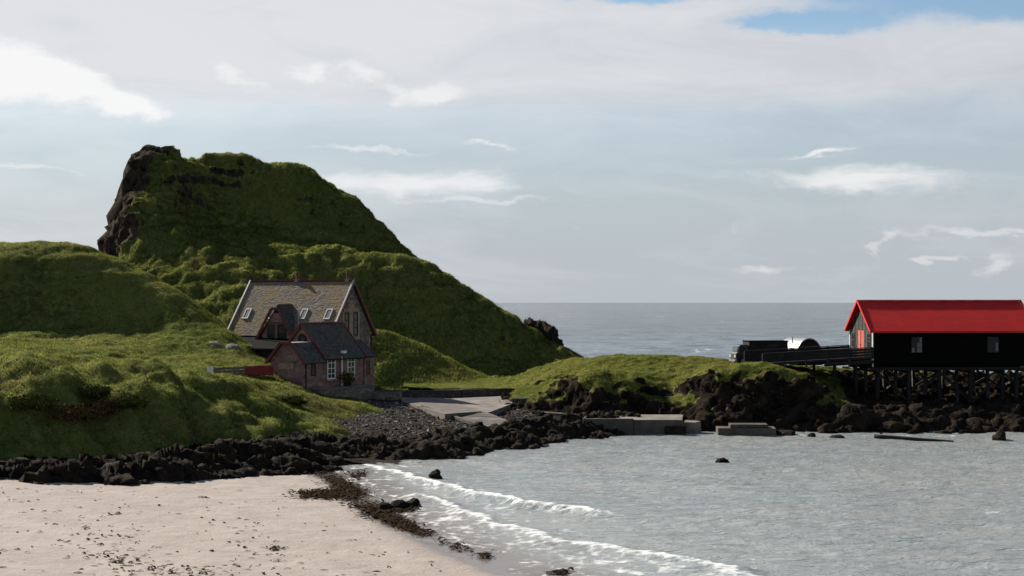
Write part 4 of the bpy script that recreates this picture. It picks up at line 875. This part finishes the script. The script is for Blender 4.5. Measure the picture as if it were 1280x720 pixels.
# ================================================================== BLACK SHED ON PILES
def build_shed():
    S_ = empty('boat_shed', (33.3, 131.0, 2.0), R(4), 'black boarded shed with bright red roof standing on timber piles', 'shed')
    z = lambda w: w - 2.0; L, D = 15.2, 7.0; zb, ze, zr = 4.95, 8.42, 10.98
    # long boarded wall, horizontal boards with openings for two windows
    wins = [(3.55, 4.6), (10.75, 11.85)]; wz0, wz1 = 6.25, 7.75
    nb = 12; bh = (ze - zb) / nb
    for i in range(nb):
        z0, z1 = zb + i * bh, zb + (i + 1) * bh; spans = [(0, L)]
        if z1 > wz0 + .05 and z0 < wz1 - .05: spans = [(0, wins[0][0]), (wins[0][1], wins[1][0]), (wins[1][1], L)]
        for a, b_ in spans:
            t = random.uniform(0, .012); MB().hexa([(a, -.03 - t, z(z0)), (b_, -.03 - t, z(z0)), (b_, .05, z(z0)), (a, .05, z(z0)), (a, -t * .5, z(z1) - .008), (b_, -t * .5, z(z1) - .008), (b_, .05, z(z1) - .008), (a, .05, z(z1) - .008)]).build('wall_board', M['black'], S_)
    MB().box(0.02, L, D - .08, D, z(zb), z(ze)).build('back_wall', M['black2'], S_); MB().extrude([(0.02, z(zb)), (D - .02, z(zb)), (D - .02, z(ze)), (D / 2, z(zr) - .12), (0.02, z(ze))], (0, 1, 0), (0, 0, 1), (L - .06, 0, 0), (.06, 0, 0)).build('end_wall', M['black2'], S_)
    MB().box(.1, L - .1, .1, D - .1, z(zb) + .02, z(zb) + .12).build('floor', M['timber_dark'], S_)
    for (a, b_), (nx, ny) in zip(wins, ((3, 3), (3, 3))): window(S_, (0, .0, 0), (1, 0, 0), (0, -1, 0), a, b_, z(wz0), z(wz1), nx, ny, M['black2'], M['dull_glass'], .06, .03)
    for a, b_, c0, c1 in ((4.12, 4.3, 6.3, 6.75), (4.33, 4.55, 6.3, 6.75), (4.12, 4.3, 6.8, 7.2), (4.33, 4.55, 6.8, 7.2), (4.33, 4.55, 7.25, 7.7), (3.6, 3.85, 6.3, 6.72), (11.55, 11.78, 6.4, 7.2)):
        MB().box(a, b_, -.028, -.024, z(c0), z(c1)).build('daylit_pane', M['skyglass'], S_)  # paler colour stands for daylight seen through the shed
    # gable towards the land: upright silvered boards
    n = 21
    for i in range(n):
        a, b_ = i * D / n + .008, (i + 1) * D / n - .008; mid = (a + b_) / 2
        if 2.6 < mid < 4.4: zlo = 8.3
        else: zlo = zb
        top = lambda y: ze + (zr - ze) * (1 - abs(y - D / 2) / (D / 2)) - .08
        pr = random.uniform(0, .02)
        MB().hexa([(-.03 - pr, a, z(zlo)), (.04, a, z(zlo)), (.04, b_, z(zlo)), (-.03 - pr, b_, z(zlo)), (-.03 - pr, a, z(top(a))), (.04, a, z(top(a))), (.04, b_, z(top(b_))), (-.03 - pr, b_, z(top(b_)))]).build('gable_board', M['board_grey'] if i % 3 else M['black2'], S_)
    d = MB().box(-.06, .02, 2.64, 4.36, z(5.75), z(8.28)).build('door', M['coral'], S_); MB().box(-.10, -.06, 3.46, 3.54, z(5.75), z(8.26)).build('door_edge', M['board_red'], d); MB().box(-.12, -.07, 3.62, 3.68, z(6.8), z(7.0)).build('handle', M['silver'], d)
    for (a, b_) in ((.7, 1.6), (5.4, 6.3)):
        window(S_, (-.05, 0, 0), (0, 1, 0), (-1, 0, 0), a, b_, z(6.6), z(8.05), 1, 2, M['timber'], M['glass'], .08, .05)
    for y in (.06, D - .06): MB().box(-.09, -.0, y - .08, y + .08, z(5.0), z(ze) - .15).build('corner_board', M['white'], S_)
    # roof: two slopes of ribbed red sheets, laid one next to another
    eo, go = .35, .4; sl = (zr - ze) / (D / 2); ns = 18
    for sd in (-1, 1):
        for i in range(ns):
            x0, x1 = -go + (L + .5) * i / ns, -go + (L + .5) * (i + 1) / ns - .01; b = MB(); lift = .006 * (i % 2) + random.uniform(0, .006)
            ribs = 10; ye = D / 2 + sd * (D / 2 + eo); zz = z(ze) - sl * eo + .1
            for k in range(ribs):
                xa, xb = x0 + (x1 - x0) * k / ribs, x0 + (x1 - x0) * (k + 1) / ribs; h = .022 * (k % 2) + lift
                i0 = len(b.v); xm = (xa + xb) / 2; hm = h + .018
                for (x, hh) in ((xa, h), (xm, hm), (xb, h)):
                    b.v += [(x, ye, zz + hh), (x, D / 2, z(zr) + .1 + hh)]
                b.f += [(i0, i0 + 2, i0 + 3, i0 + 1), (i0 + 2, i0 + 4, i0 + 5, i0 + 3)]
            b.f.append((len(b.v), len(b.v) + 1, len(b.v) + 2, len(b.v) + 3)); b.v += [(x0, ye, zz - .03), (x1, ye, zz - .03), (x1, D / 2, z(zr) + .07), (x0, D / 2, z(zr) + .07)]
            b.build('roof_sheet', M['red_roof'], S_)
        for x in (-go - .03, L + .23):
            MB().bar((x, D / 2 + sd * (D / 2 + eo + .02), z(ze) - sl * (eo + .02) + .06), (x, D / 2, z(zr) + .12), .07, .22).build('bargeboard', M['red_roof'], S_)
        MB().bar((-go, D / 2 + sd * (D / 2 + eo), z(ze) - sl * eo + .03), (L + .2, D / 2 + sd * (D / 2 + eo), z(ze) - sl * eo + .03), .06, .14).build('eave_board', M['red_roof'], S_)
    MB().bar((-go - .05, D / 2, z(zr) + .16), (L + .25, D / 2, z(zr) + .16), .34, .07).build('ridge_cap', M['red_roof'], S_)
    # floor beams and piles
    for y in (.1, D / 2, D - .1): MB().bar((-.2, y, z(zb) - .16), (L + .2, y, z(zb) - .16), .22, .28).build('floor_beam', M['timber_dark'], S_)
    xsn = [.4, 3.3, 6.2, 9.2, 12.2, 15.1]
    for k, x in enumerate(xsn): MB().bar((x, -.3, z(zb) - .42), (x, D + .3, z(zb) - .42), .24, .22).build('cross_beam', M['timber_dark'], S_)
    lines = {}
    for k, x in enumerate(xsn):
        for j, y in enumerate((.1, D / 2, D - .1)):
            dx = random.uniform(-.12, .12); front = j == 0
            gx, gy = 33.3 + x * .9976 - y * .0698, 131 + x * .0698 + y * .9976
            g = float(hd_f(np.array([gx]), np.array([gy]))[0]) - .6
            MB().bar((x, y, z(zb) - .3), (x + dx, y + random.uniform(-.1, .1), z(g)), .34 if front else .26, .34 if front else .26, (0, 1, 0)).build('pile', M['timber_dark'] if front else M['timber'], S_); lines[(k, j)] = g  # paler back piles: their sunlit look is put into the colour
    for k in range(len(xsn) - 1):
        for j, y in enumerate((.1, D - .1)):
            if (k + j) % 2 == 0: a, b_ = (xsn[k], zb - .5), (xsn[k + 1], lines[(k + 1, j and 2)] + .9)
            else: a, b_ = (xsn[k + 1], zb - .5), (xsn[k], lines[(k, j and 2)] + .9)
            yy = y + (.2 if j else -.22); MB().bar((a[0], yy, z(a[1])), (b_[0], yy, z(b_[1])), .08, .2).build('brace', M['timber_dark'] if j == 0 else M['timber'], S_)
    for k, x in enumerate(xsn): 
        s0, s1 = (.1, D - .1) if k % 2 else (D - .1, .1); MB().bar((x + .18, s0, z(zb) - .5), (x + .18, s1, z(lines[(k, 2)]) + .8), .08, .18).build('brace', M['timber'], S_)
    return S_
build_shed()
def build_ramp():
    P = empty('access_ramp', (33.3, 131.0, 4.6), R(4), 'black sided ramp leading from the headland turf up to the coral door', 'ramp')
    z = lambda w: w - 4.6; Lr = 10.4
    top = lambda x: 6.75 + .055 * x; bot = lambda x: 5.75 + .062 * x
    for y, m in ((-.06, 'black2'), (7.06, 'black2')):
        for i in range(5):
            x0, x1 = -Lr + i * Lr / 5 + .006, -Lr + (i + 1) * Lr / 5 - .006
            for k in range(4):
                f0, f1 = k / 4, (k + 1) / 4 - .015; t = random.uniform(0, .015)
                pt = lambda x, f: z(bot(x) + (top(x) - bot(x)) * f)
                MB().hexa([(x0, y - .03 - t, pt(x0, f0)), (x1, y - .03 - t, pt(x1, f0)), (x1, y + .03, pt(x1, f0)), (x0, y + .03, pt(x0, f0)), (x0, y - .03 - t, pt(x0, f1)), (x1, y - .03 - t, pt(x1, f1)), (x1, y + .03, pt(x1, f1)), (x0, y + .03, pt(x0, f1))]).build('side_board', M[m], P)
        MB().bar((-Lr, y, z(top(-Lr) + .04)), (-.1, y, z(top(0) + .04)), .16, .07).build('hand_rail', M['timber_dark'], P)
        for i in range(6):
            x = -Lr + .05 + i * (Lr - .2) / 5; MB().box(x - .06, x + .06, y + .04, y + .16, z(bot(x) - .4), z(top(x))).build('post', M['timber_dark'], P)
    for i in range(26):
        x0, x1 = -Lr + i * Lr / 26 + .01, -Lr + (i + 1) * Lr / 26 - .01
        MB().hexa([(x0, .2, z(bot(x0) + .0)), (x1, .2, z(bot(x1))), (x1, 6.85, z(bot(x1))), (x0, 6.85, z(bot(x0))), (x0, .2, z(bot(x0) + .06)), (x1, .2, z(bot(x1) + .06)), (x1, 6.85, z(bot(x1) + .06)), (x0, 6.85, z(bot(x0) + .06))]).build('deck_plank', M['timber'], P)
    for y in (.0, 3.5, 7.0): MB().bar((-4.6, y, z(bot(-4.6) - .28)), (-.02, y, z(bot(0) - .3)), .2, .3).build('beam', M['timber_dark'], P)
    for x in (-3.6, -1.6):
        for y in (.1, 6.9):
            gx, gy = 33.3 + x * .9976 - y * .0698, 131 + x * .0698 + y * .9976; g = float(hd_f(np.array([gx]), np.array([gy]))[0]) - .5
            MB().bar((x, y, z(bot(x)) - .2), (x, y, z(g)), .22, .22, (0, 1, 0)).build('pile', M['timber_dark'], P)
    return P
build_ramp()
# ---- old lorry and arched hut on the headland
def wheel(parent, x, y, r=.42):
    w = MB().tube([(x, y - .13, r), (x, y + .13, r)], r, 18).build('wheel', M['tyre'], parent); MB().tube([(x, y - .15, r), (x, y + .15, r)], r * .5, 12).build('hub', M['silver'], w)
def hd_z(x, y): return float(hd_f(np.array([x]), np.array([y]))[0])
tx, ty, _ = W(948, 455, 140.5)
TK = empty('lorry', (tx, ty, max(4.75, hd_z(tx, ty) - .02)), R(180 + 9), 'old dark box lorry parked on the headland turf beside the ramp', 'lorry')
MB().extrude([(1.35, .45), (2.55, .45), (2.60, 1.15), (2.42, 1.30), (2.25, 1.95), (2.05, 2.02), (1.35, 2.02)], (1, 0, 0), (0, 0, 1), (0, -.95, 0), (0, 1.9, 0)).build('cab', M['dark_paint'], TK, .03)
MB().hexa([(2.45, -.82, 1.33), (2.45, .82, 1.33), (2.30, .80, 1.86), (2.30, -.80, 1.86), (2.48, -.82, 1.34), (2.48, .82, 1.34), (2.33, .80, 1.87), (2.33, -.80, 1.87)]).build('windscreen', M['skyglass'], TK)
for y in (-.962, .952): MB().box(1.62, 2.22, y, y + .01, 1.32, 1.86).build('side_window', M['glass'], TK)
MB().box(2.58, 2.63, -.55, .55, .62, 1.08).build('grille', M['timber'], TK); MB().box(2.55, 2.72, -.98, .98, .38, .56).build('bumper', M['silver'], TK)
for y in (-.76, .76): MB().tube([(2.56, y, .9), (2.66, y, .9)], .14, 12).build('headlight', M['white'], TK)
for y in (-1.06, .98): MB().box(2.2, 2.3, y, y + .08, 1.45, 1.75).build('mirror', M['black2'], TK)
MB().box(-2.7, 1.28, -1.02, 1.02, .72, 2.32).build('box_body', M['black2'], TK, .03); MB().box(-2.78, 1.33, -1.07, 1.07, 2.32, 2.40).build('box_roof', M['black'], TK)
for i in range(6): MB().box(-2.65 + i * .76, -2.59 + i * .76, 1.02, 1.05, .75, 2.3).build('rib', M['timber_dark'], TK)
MB().box(-1.5, -.7, 1.021, 1.04, 1.5, 2.1).build('body_window', M['glass'], TK)
MB().box(-2.7, 2.4, -.5, .5, .45, .70).build('chassis', M['black'], TK)
for x in (1.9, -1.7):
    for y in (-.86, .86): wheel(TK, x, y)
hx, hy, _ = W(1012, 455, 140.5)
AH = empty('arched_hut', (hx, hy, 4.9), R(22), 'small arched hut with pale curved metal roof behind the ramp', 'hut')
prof = [(1.5 * math.cos(math.pi * i / 16), .75 + 1.5 * math.sin(math.pi * i / 16)) for i in range(17)]; prof = [(x, .75 + (y_ - .75) * 1.16) for x, y_ in prof]
sh = MB()
for i in range(16):
    (xa, za), (xb, zb_) = prof[i], prof[i + 1]; k = .94
    sh.hexa([(xa, 0, za), (xb, 0, zb_), (xb * k, 0, .75 + (zb_ - .75) * k), (xa * k, 0, .75 + (za - .75) * k), (xa, 3.4, za), (xb, 3.4, zb_), (xb * k, 3.4, .75 + (zb_ - .75) * k), (xa * k, 3.4, .75 + (za - .75) * k)])
for s_ in (-1, 1): sh.box(min(s_ * 1.41, s_ * 1.5), max(s_ * 1.41, s_ * 1.5), 0, 3.4, -.2, .75)
sh.build('curved_roof', M['silver'], AH)
MB().extrude([(-1.40, -.2), (1.40, -.2)] + [(x * .93, .75 + (y_ - .75) * .93) for x, y_ in prof], (1, 0, 0), (0, 0, 1), (0, .12, 0), (0, .06, 0)).build('end_wall', M['black2'], AH)
window(AH, (0, .12, 0), (1, 0, 0), (0, -1, 0), .45, 1.25, 1.25, 1.75, 2, 1, M['timber'], M['skyglass'], .06)
MB().box(-1.3, .4, .07, .11, 1.66, 1.74).build('rail', M['timber'], AH); MB().tube([(-1.2, 1.2, 1.9), (-1.2, 1.2, 2.6)], .05, 8).build('flue', M['silver'], AH)

# ---- fence left of the house
FN = empty('garden_fence', W(262, 471, 126), 0, 'grey boarded fence with red end panel left of the house porch', 'fence'); fo = Vector(FN.location)
def fp(px, z_, dy=0): x, y, _ = W(px, 460, 126 + (px - 262) * .06); return Vector((x, y + dy, z_)) - fo
zg = fo.z
for px in (268, 280, 293, 306, 318, 330, 341): MB().bar(fp(px, zg - .3), fp(px, zg + .85), .1, .1, (0, 1, 0)).build('post', M['fence'], FN)
for k in range(3): MB().bar(fp(268.5, zg + .14 + k * .27, -.08), fp(306, zg + .14 + k * .27, -.08), .04, .2).build('rail', M['fence'], FN)
for i in range(12):
    a = 306.8 + i * 2.9; q0, q1 = fp(a, zg, -.09), fp(a + 2.75, zg, -.09); h_ = .82 + random.uniform(-.02, .02)
    MB().hexa([q0 + Vector((0, 0, -.1)), q1 + Vector((0, 0, -.1)), q1 + Vector((0, .04, -.1)), q0 + Vector((0, .04, -.1)), q0 + Vector((0, 0, h_)), q1 + Vector((0, 0, h_)), q1 + Vector((0, .04, h_)), q0 + Vector((0, .04, h_))]).build('red_board', M['red_fence'], FN)
NB = empty('notice_board', W(262.5, 471, 125.5), R(5), 'small white upright board at the left end of the fence', 'board')
MB().box(-.28, .28, -.03, .03, -.1, .86).build('panel', M['white'], NB, .01)
for x in (-.22, .22): MB().box(x - .04, x + .04, .032, .11, -.4, .8).build('post', M['fence'], NB)

# ================================================================== ROCKS
def boulder(name, c, r, label, seed, mat=None, group=None, sub=4, rough=.42, cat='rock'):
    bm = bmesh.new(); bmesh.ops.create_icosphere(bm, subdivisions=sub, radius=1.0); co = np.array([v.co[:] for v in bm.verts])
    q = co * 1.1 + seed * 3.7
    d = 1 + rough * (.55 * fbm(q[:, 0], q[:, 1], q[:, 2], 3, seed) + .5 * (ridged(q[:, 0] * 1.6, q[:, 1] * 1.6, q[:, 2] * 2.6, 4, seed + 9, .6) - .3))
    d = d + rough * (.55 * facet(q[:, 0] * 1.2, q[:, 1] * 1.2, q[:, 2] * 1.2, seed + 3) + .3 * facet(q[:, 0] * 2.8, q[:, 1] * 2.8, q[:, 2] * 2.8, seed + 4))
    p = co * d[:, None]; p[:, 2] = np.where(p[:, 2] < -.35, -.35, p[:, 2]); p = p * np.array(r)
    for v, pp_ in zip(bm.verts, p): v.co = pp_
    for f in bm.faces: f.smooth = True
    me = bpy.data.meshes.new(name); bm.to_mesh(me); bm.free(); me.materials.append(mat or M['rock'])
    o = bpy.data.objects.new(name, me); col.objects.link(o); o.location = c; o.rotation_euler = (0, 0, seed * .7 % 1.2 - .6); return tag(o, label, cat, group)
G1 = 'rocks in front of the shed'
for i, (px, py, rx, rz, dY, lab) in enumerate([
    (1068, 533, 2.0, 1.9, 121.3, 'large rounded dark rock at the foot of the grassy headland left of the piles'),
    (1100, 532, 1.9, 1.4, 122.0, 'brown topped rock below the left end of the black shed'),
    (1128, 530, 1.5, 1.5, 122.5, 'dark rock below the lit shed window, second in from the piles corner'),
    (1152, 526, 1.6, 1.7, 123.5, 'tall double humped rock in the middle of the row under the shed'),
    (1178, 527, 1.4, 1.1, 123.2, 'low dark rock right of the tall double humped rock'),
    (1204, 525, 1.7, 1.3, 124.0, 'jagged rock under the middle of the red roof'),
    (1232, 524, 1.7, 1.2, 124.2, 'sloping dark rock under the right hand shed window'),
    (1262, 520, 2.0, 1.6, 125.0, 'bulky dark rock at the right edge beneath the shed'),
    (1120, 541, 1.5, .7, 119.6, 'low wet rock at the waterline before the piles')]):
    x, y, _ = W(px, py, dY); boulder('shore_boulder', (x, y, .15), (rx, rx * .8, rz), lab, 20 + i, None, G1)
for i, (px, py, rx, ry, rz, lab) in enumerate([
    (545, 598, .42, .4, .42, 'small pointed rock standing in the surf before the breaking wave'),
    (480, 638, .55, .5, .36, 'left of three dark rocks at the edge of the wash'),
    (499, 636, .60, .5, .42, 'middle one of three dark rocks at the edge of the wash'),
    (517, 633, .42, .4, .34, 'right one of three dark rocks at the edge of the wash'),
    (903, 578, .45, .4, .3, 'lone dark rock with foam around it in the middle of the bay'),
    (1250, 550, .55, .5, .62, 'small peaked rock in the water near the right edge'),
    (1225, 537, 1.7, 1.0, .75, 'low flat wet rock at the waterline below the shed rocks'),
    (1266, 533, 2.2, 1.2, .8, 'broad low wet rock running out of the right edge'),
    (985, 545, .7, .5, .3, 'little wet stone right of the detached concrete block'),
    (1015, 546, .35, .3, .3, 'tiny dark stone in the water before the headland'),
    (1046, 547, .7, .35, .22, 'thin flat stone awash before the headland')]):
    x, y = sea_at(px, py); boulder('sea_rock', (x, y, -.02), (rx, ry, rz * 1.2), lab, 50 + i, None, None, 3)
kx, ky, kz = W(668, 428, 203)
boulder('rock_outcrop', (kx, ky, kz - .6), (3.0, 2.6, 3.6), 'rounded dark knob of rock on the seaward end of the crag', 71, M['rock'], None, 5, .5, 'outcrop')
kx, ky, kz = W(640, 432, 198); boulder('rock_outcrop', (kx, ky, kz - .6), (1.6, 1.8, 2.0), 'smaller bump of turf just left of the dark knob on the crag', 73, M['terrain'], None, 4, .4, 'outcrop')
for i, (px, py, dY, rx, rz) in enumerate([(248, 432, 138.3, 1.1, .9), (268, 434, 138.2, .9, 1.0), (290, 434, 138.2, .8, .8)]):
    x, y, z_ = W(px, py, dY); boulder('field_rock', (x, y, z_ - .5), (rx, .8, rz), ['leftmost', 'middle', 'rightmost'][i] + ' grey rock in the shaded bank left of the house', 90 + i, M['stone'], None, 3)
# spar lying in the shallows
a, b_ = Vector(sea_at(1093, 548) + (.18,)), Vector(sea_at(1192, 552.5) + (.02,))
LG = MB(); pts = [a.lerp(b_, t) + Vector((0, .06 * math.sin(t * 9), 0)) for t in np.linspace(0, 1, 9)]; LG.tube(pts, [.17, .16, .16, .15, .14, .13, .12, .11, .09], 10)
tag(LG.build('driftwood_spar', M['timber_dark'], None, 0, True), 'long dark spar lying half sunk in the shallow bay', 'log')

# ================================================================== LOOSE STUFF
def stones(name, pts, sizes, mat, label, seed):
    """rounded stones as one mesh"""
    g = np.random.default_rng(seed); t = (1 + 5 ** .5) / 2
    iv = np.array([(-1, t, 0), (1, t, 0), (-1, -t, 0), (1, -t, 0), (0, -1, t), (0, 1, t), (0, -1, -t), (0, 1, -t), (t, 0, -1), (t, 0, 1), (-t, 0, -1), (-t, 0, 1)]) / 1.9
    fi = np.array([(0, 11, 5), (0, 5, 1), (0, 1, 7), (0, 7, 10), (0, 10, 11), (1, 5, 9), (5, 11, 4), (11, 10, 2), (10, 7, 6), (7, 1, 8), (3, 9, 4), (3, 4, 2), (3, 2, 6), (3, 6, 8), (3, 8, 9), (4, 9, 5), (2, 4, 11), (6, 2, 10), (8, 6, 7), (9, 8, 1)])
    n = len(pts); s = sizes[:, None, None] * (np.array([1, .8, .55]) * (1 + .35 * g.normal(size=(n, 1, 3))).clip(.5, 1.6)); th = g.random(n) * 6.28; c, s_ = np.cos(th), np.sin(th)
    v = iv[None] * (1 + .16 * g.normal(size=(n, 12, 1))) * s; v = np.stack([v[..., 0] * c[:, None] - v[..., 1] * s_[:, None], v[..., 0] * s_[:, None] + v[..., 1] * c[:, None], v[..., 2]], -1) + pts[:, None]
    f = (fi[None] + 12 * np.arange(n)[:, None, None]).reshape(-1, 3)
    o = mesh_np(name, v.reshape(-1, 3), f, mat, {'tone': np.repeat(g.random(n), 12)}, None, False); return tag(o, label, None, None, 'stuff')
g = np.random.default_rng(5); n = 30000
P = np.stack([g.uniform(-21, 9.5, n), g.uniform(101, 133, n)], -1); zz = sh_f(P[:, 0], P[:, 1])
def inside(P, poly):
    r = np.zeros(len(P), bool)
    for (x0, y0, *_), (x1, y1, *_) in zip(poly, poly[1:] + poly[:1]):
        c = ((y0 > P[:, 1]) != (y1 > P[:, 1])) & (P[:, 0] < (x1 - x0) * (P[:, 1] - y0) / (y1 - y0 + 1e-9) + x0); r ^= c
    return r
m = (zz > .05) & ~inside(P, ROAD) & ~inside(P, [tuple(A0), tuple(A1), tuple(B1), tuple(B0)]) & (g.random(n) < .25 + 1.2 * (.5 + fbm(P[:, 0] * .25, P[:, 1] * .25, None, 3, 121)))
P, zz = P[m], zz[m]; sz = .06 + .15 * g.random(len(P)) ** 3
stones('shingle', np.concatenate([P, (zz + .03)[:, None]], 1), sz, M['pebble'], 'grey beach stones and shingle below the house and slipway', 6)
# seaweed: a heap of fronds along the wash, scraps over the sand
def fronds(name, pts, size, mat, label, seed, k=3):
    g = np.random.default_rng(seed); n = len(pts); V, Fc = [], []
    a = g.random(n) * 6.28; L = size * (.5 + g.random(n)); w = L * (.18 + .25 * g.random(n)); h = L * (.05 + .22 * g.random(n) ** 2)
    dx, dy = np.cos(a), np.sin(a); bx = np.stack([dx, dy, 0 * dx], -1); sx = np.stack([-dy, dx, 0 * dx], -1); up = np.array([0, 0, 1.0])
    p0 = pts - bx * L[:, None] * .5; p1 = pts + up * h[:, None]; p2 = pts + bx * L[:, None] * .5
    v = np.stack([p0 - sx * w[:, None] * .3, p0 + sx * w[:, None] * .3, p1 - sx * w[:, None] * .6, p1 + sx * w[:, None] * .6, p2 - sx * w[:, None] * .2, p2 + sx * w[:, None] * .2], 1)
    f = (np.array([(0, 2, 3, 1), (2, 4, 5, 3)])[None] + 6 * np.arange(n)[:, None, None]).reshape(-1, 4)
    return tag(mesh_np(name, v.reshape(-1, 3), f, mat, None, None, False), label, None, None, 'stuff')
def on_beach(px, py):
    Y = np.full(px.shape, 70.0)
    for _ in range(8):
        X = (px - 640) * Y / F; Y = (CH - beach_f(X, Y)) * F / (py - 377)
    X = (px - 640) * Y / F; return X, Y, beach_f(X, Y)
g = np.random.default_rng(8)
def clump(cx, cy, sx, sy, n, tilt=0.0):
    a, b_ = g.normal(size=n) * sx, g.normal(size=n) * sy; return cx + a, cy + b_ + a * tilt
cl = [clump(*c) for c in [(405, 619, 16, 2.5, 900), (432, 617, 14, 4, 700), (415, 600, 14, 6, 350, .5), (430, 607, 10, 4, 250, .4), (468, 640, 14, 5, 500, .25), (495, 652, 14, 4, 500, .3), (512, 660, 8, 2.5, 200, .3), (500, 638, 12, 2, 200), (530, 667, 8, 2, 60), (570, 684, 9, 2, 50, .3), (605, 696, 6, 1.5, 50), (700, 718, 8, 1.2, 60), (447, 596, 6, 3, 100)]]
px = np.concatenate([c[0] for c in cl]); py = np.concatenate([c[1] for c in cl]); X, Y, Z = on_beach(px, py)
fronds('seaweed', np.stack([X, Y, np.maximum(Z, 0) + .02 + .10 * g.random(len(X))], -1), .34, M['kelp'], 'dark brown seaweed heaped along the edge of the wash', 9)
n = 210; px, py = g.uniform(-10, 560, n), 600 + 130 * g.random(n) ** .7
keep = (px < 300 + (py - 590) * 2.2)
extra = [clump(*c) for c in [(110, 665, 45, 12, 60, .25), (150, 700, 40, 7, 80, .2), (215, 712, 45, 5, 80), (340, 700, 25, 9, 30), (310, 660, 22, 10, 24), (60, 620, 60, 8, 35), (345, 685, 6, 2, 25), (254, 622, 5, 1, 12), (142, 643, 5, 1, 12)]]
px = np.concatenate([px[keep]] + [c[0] for c in extra]); py = np.concatenate([py[keep]] + [c[1] for c in extra]); m = py < 735; px, py = px[m], py[m]; X, Y, Z = on_beach(px, py)
m = -dist_line(X, Y, SHORE)[0] > .4; m &= dist_line(X, Y, FRONT)[0] < -.3
fronds('seaweed_scraps', np.stack([X, Y, Z + .012], -1)[m], .24, M['kelp'], 'scraps of dark seaweed scattered over the dry sand', 10)

# brambles and bracken on the bank
BUSH = [(40, 508, 1.5, .6, 'leaf', 'low dark bramble at the far left of the bank'), (92, 522, 1.5, .6, 'bracken', 'brown dead bracken on the left bank'), (128, 518, 1.2, .6, 'bracken', 'reddish brown bracken in the middle of the bank'),
        (112, 492, 1.5, .5, 'leaf', 'dark bramble clump along the top of the bank'), (158, 508, 1.4, .5, 'leaf', 'dark bramble right of the bracken patches'), (365, 505, 1.1, .5, 'leaf', 'scrub at the foot of the porch wall')]
def on_hill(px, py):
    best = None
    for Yv in np.arange(84, 150, .25):
        x, y, z_ = W(px, py, Yv); hz = float(hill_f(np.array([x]), np.array([y]))[0])
        if hz >= z_: return x, y, hz
    return W(px, py, 110)
for i, (px, py, r, h, mt, lab) in enumerate(BUSH):
    x, y, z_ = on_hill(px, py); B_ = empty('bramble_bush' if mt == 'leaf' else 'bracken_clump', (x, y, z_), 0, lab, 'bush', 'scrub on the grassy bank'); leaf_ball('foliage', (0, 0, h * .22), (r, r * .8, h * .8), 3200, .085, M[mt], B_, 200 + i)

# ---- grass
def blades(name, ters, n, h, w, label, seed, rockmax=.5, region=None, hz=None):
    g = np.random.default_rng(seed); V = []; N_ = []; tot = []
    for tn in ters:
        co, fc, rk, vn = TER[tn]; c = co[fc].mean(1); a = np.linalg.norm(np.cross(co[fc[:, 2]] - co[fc[:, 0]], co[fc[:, 3]] - co[fc[:, 1]]), axis=1); m = rk[fc].mean(1) < rockmax
        if region is not None: m &= region(c)
        tot.append((co, fc[m], a[m], vn))
    A = np.array([t[2].sum() for t in tot])
    for (co, fc, a, vn), frac in zip(tot, A / A.sum()):
        k = int(n * frac); i = g.choice(len(fc), k, p=a / a.sum()); u, v = g.random((k, 1)), g.random((k, 1)); q = co[fc[i]]
        p = q[:, 0] * (1 - u) * (1 - v) + q[:, 1] * u * (1 - v) + q[:, 2] * u * v + q[:, 3] * (1 - u) * v
        clumpn = .5 + .9 * fbm(p[:, 0] * .8, p[:, 1] * .8, p[:, 2] * .8, 3, seed)
        hh = h * (.35 + .5 * g.random(k) + .8 * clumpn.clip(0, 1.2)); th = g.random(k) * 6.28; sd = np.stack([np.cos(th), np.sin(th), 0 * th], -1) * (w * (.6 + .8 * g.random(k)))[:, None]
        nn = vn[fc[i]].mean(1); ln = nn * .7 + np.stack([.4 * g.normal(size=k) + .15, .4 * g.normal(size=k) - .1, .5 * np.ones(k)], -1); nn = nn + .22 * g.normal(size=(k, 3)); nn /= np.linalg.norm(nn, axis=1)[:, None]; N_.append(np.repeat(nn, 3, 0)); tip = p + ln * hh[:, None]
        V.append(np.stack([p - sd - [0, 0, .05], p + sd - [0, 0, .05], tip], 1).reshape(-1, 3))
    V = np.concatenate(V); o = mesh_np(name, V, np.arange(len(V)).reshape(-1, 3), M['blade'], {'lean': np.concatenate(N_)}, None, False)
    return tag(o, label, None, None, 'stuff')
blades('meadow_grass', ['grass_hillside'], 430000, .10, .028, 'rough green grass covering the near hillside and bank', 301, .5, lambda c: (c[:, 0] > -.56 * c[:, 1]) & (c[:, 1] < 158))
blades('crag_grass', ['crag_hill'], 330000, .17, .045, 'rough grass covering the big crag', 302, .5, lambda c: (c[:, 1] < 224) & (c[:, 2] > 1.5))
blades('knoll_grass', ['grass_knoll'], 50000, .17, .035, 'rough grass covering the knoll beside the house', 303, .5)
blades('headland_grass', ['headland'], 220000, .11, .026, 'rough grass covering the headland around the sheds', 304, .5, lambda c: (c[:, 1] < 158) & (c[:, 2] > 1.3))
blades('lawn_grass', ['lawn', 'lawn_patch'], 30000, .08, .02, 'short mown grass behind the road walls', 305, .5)
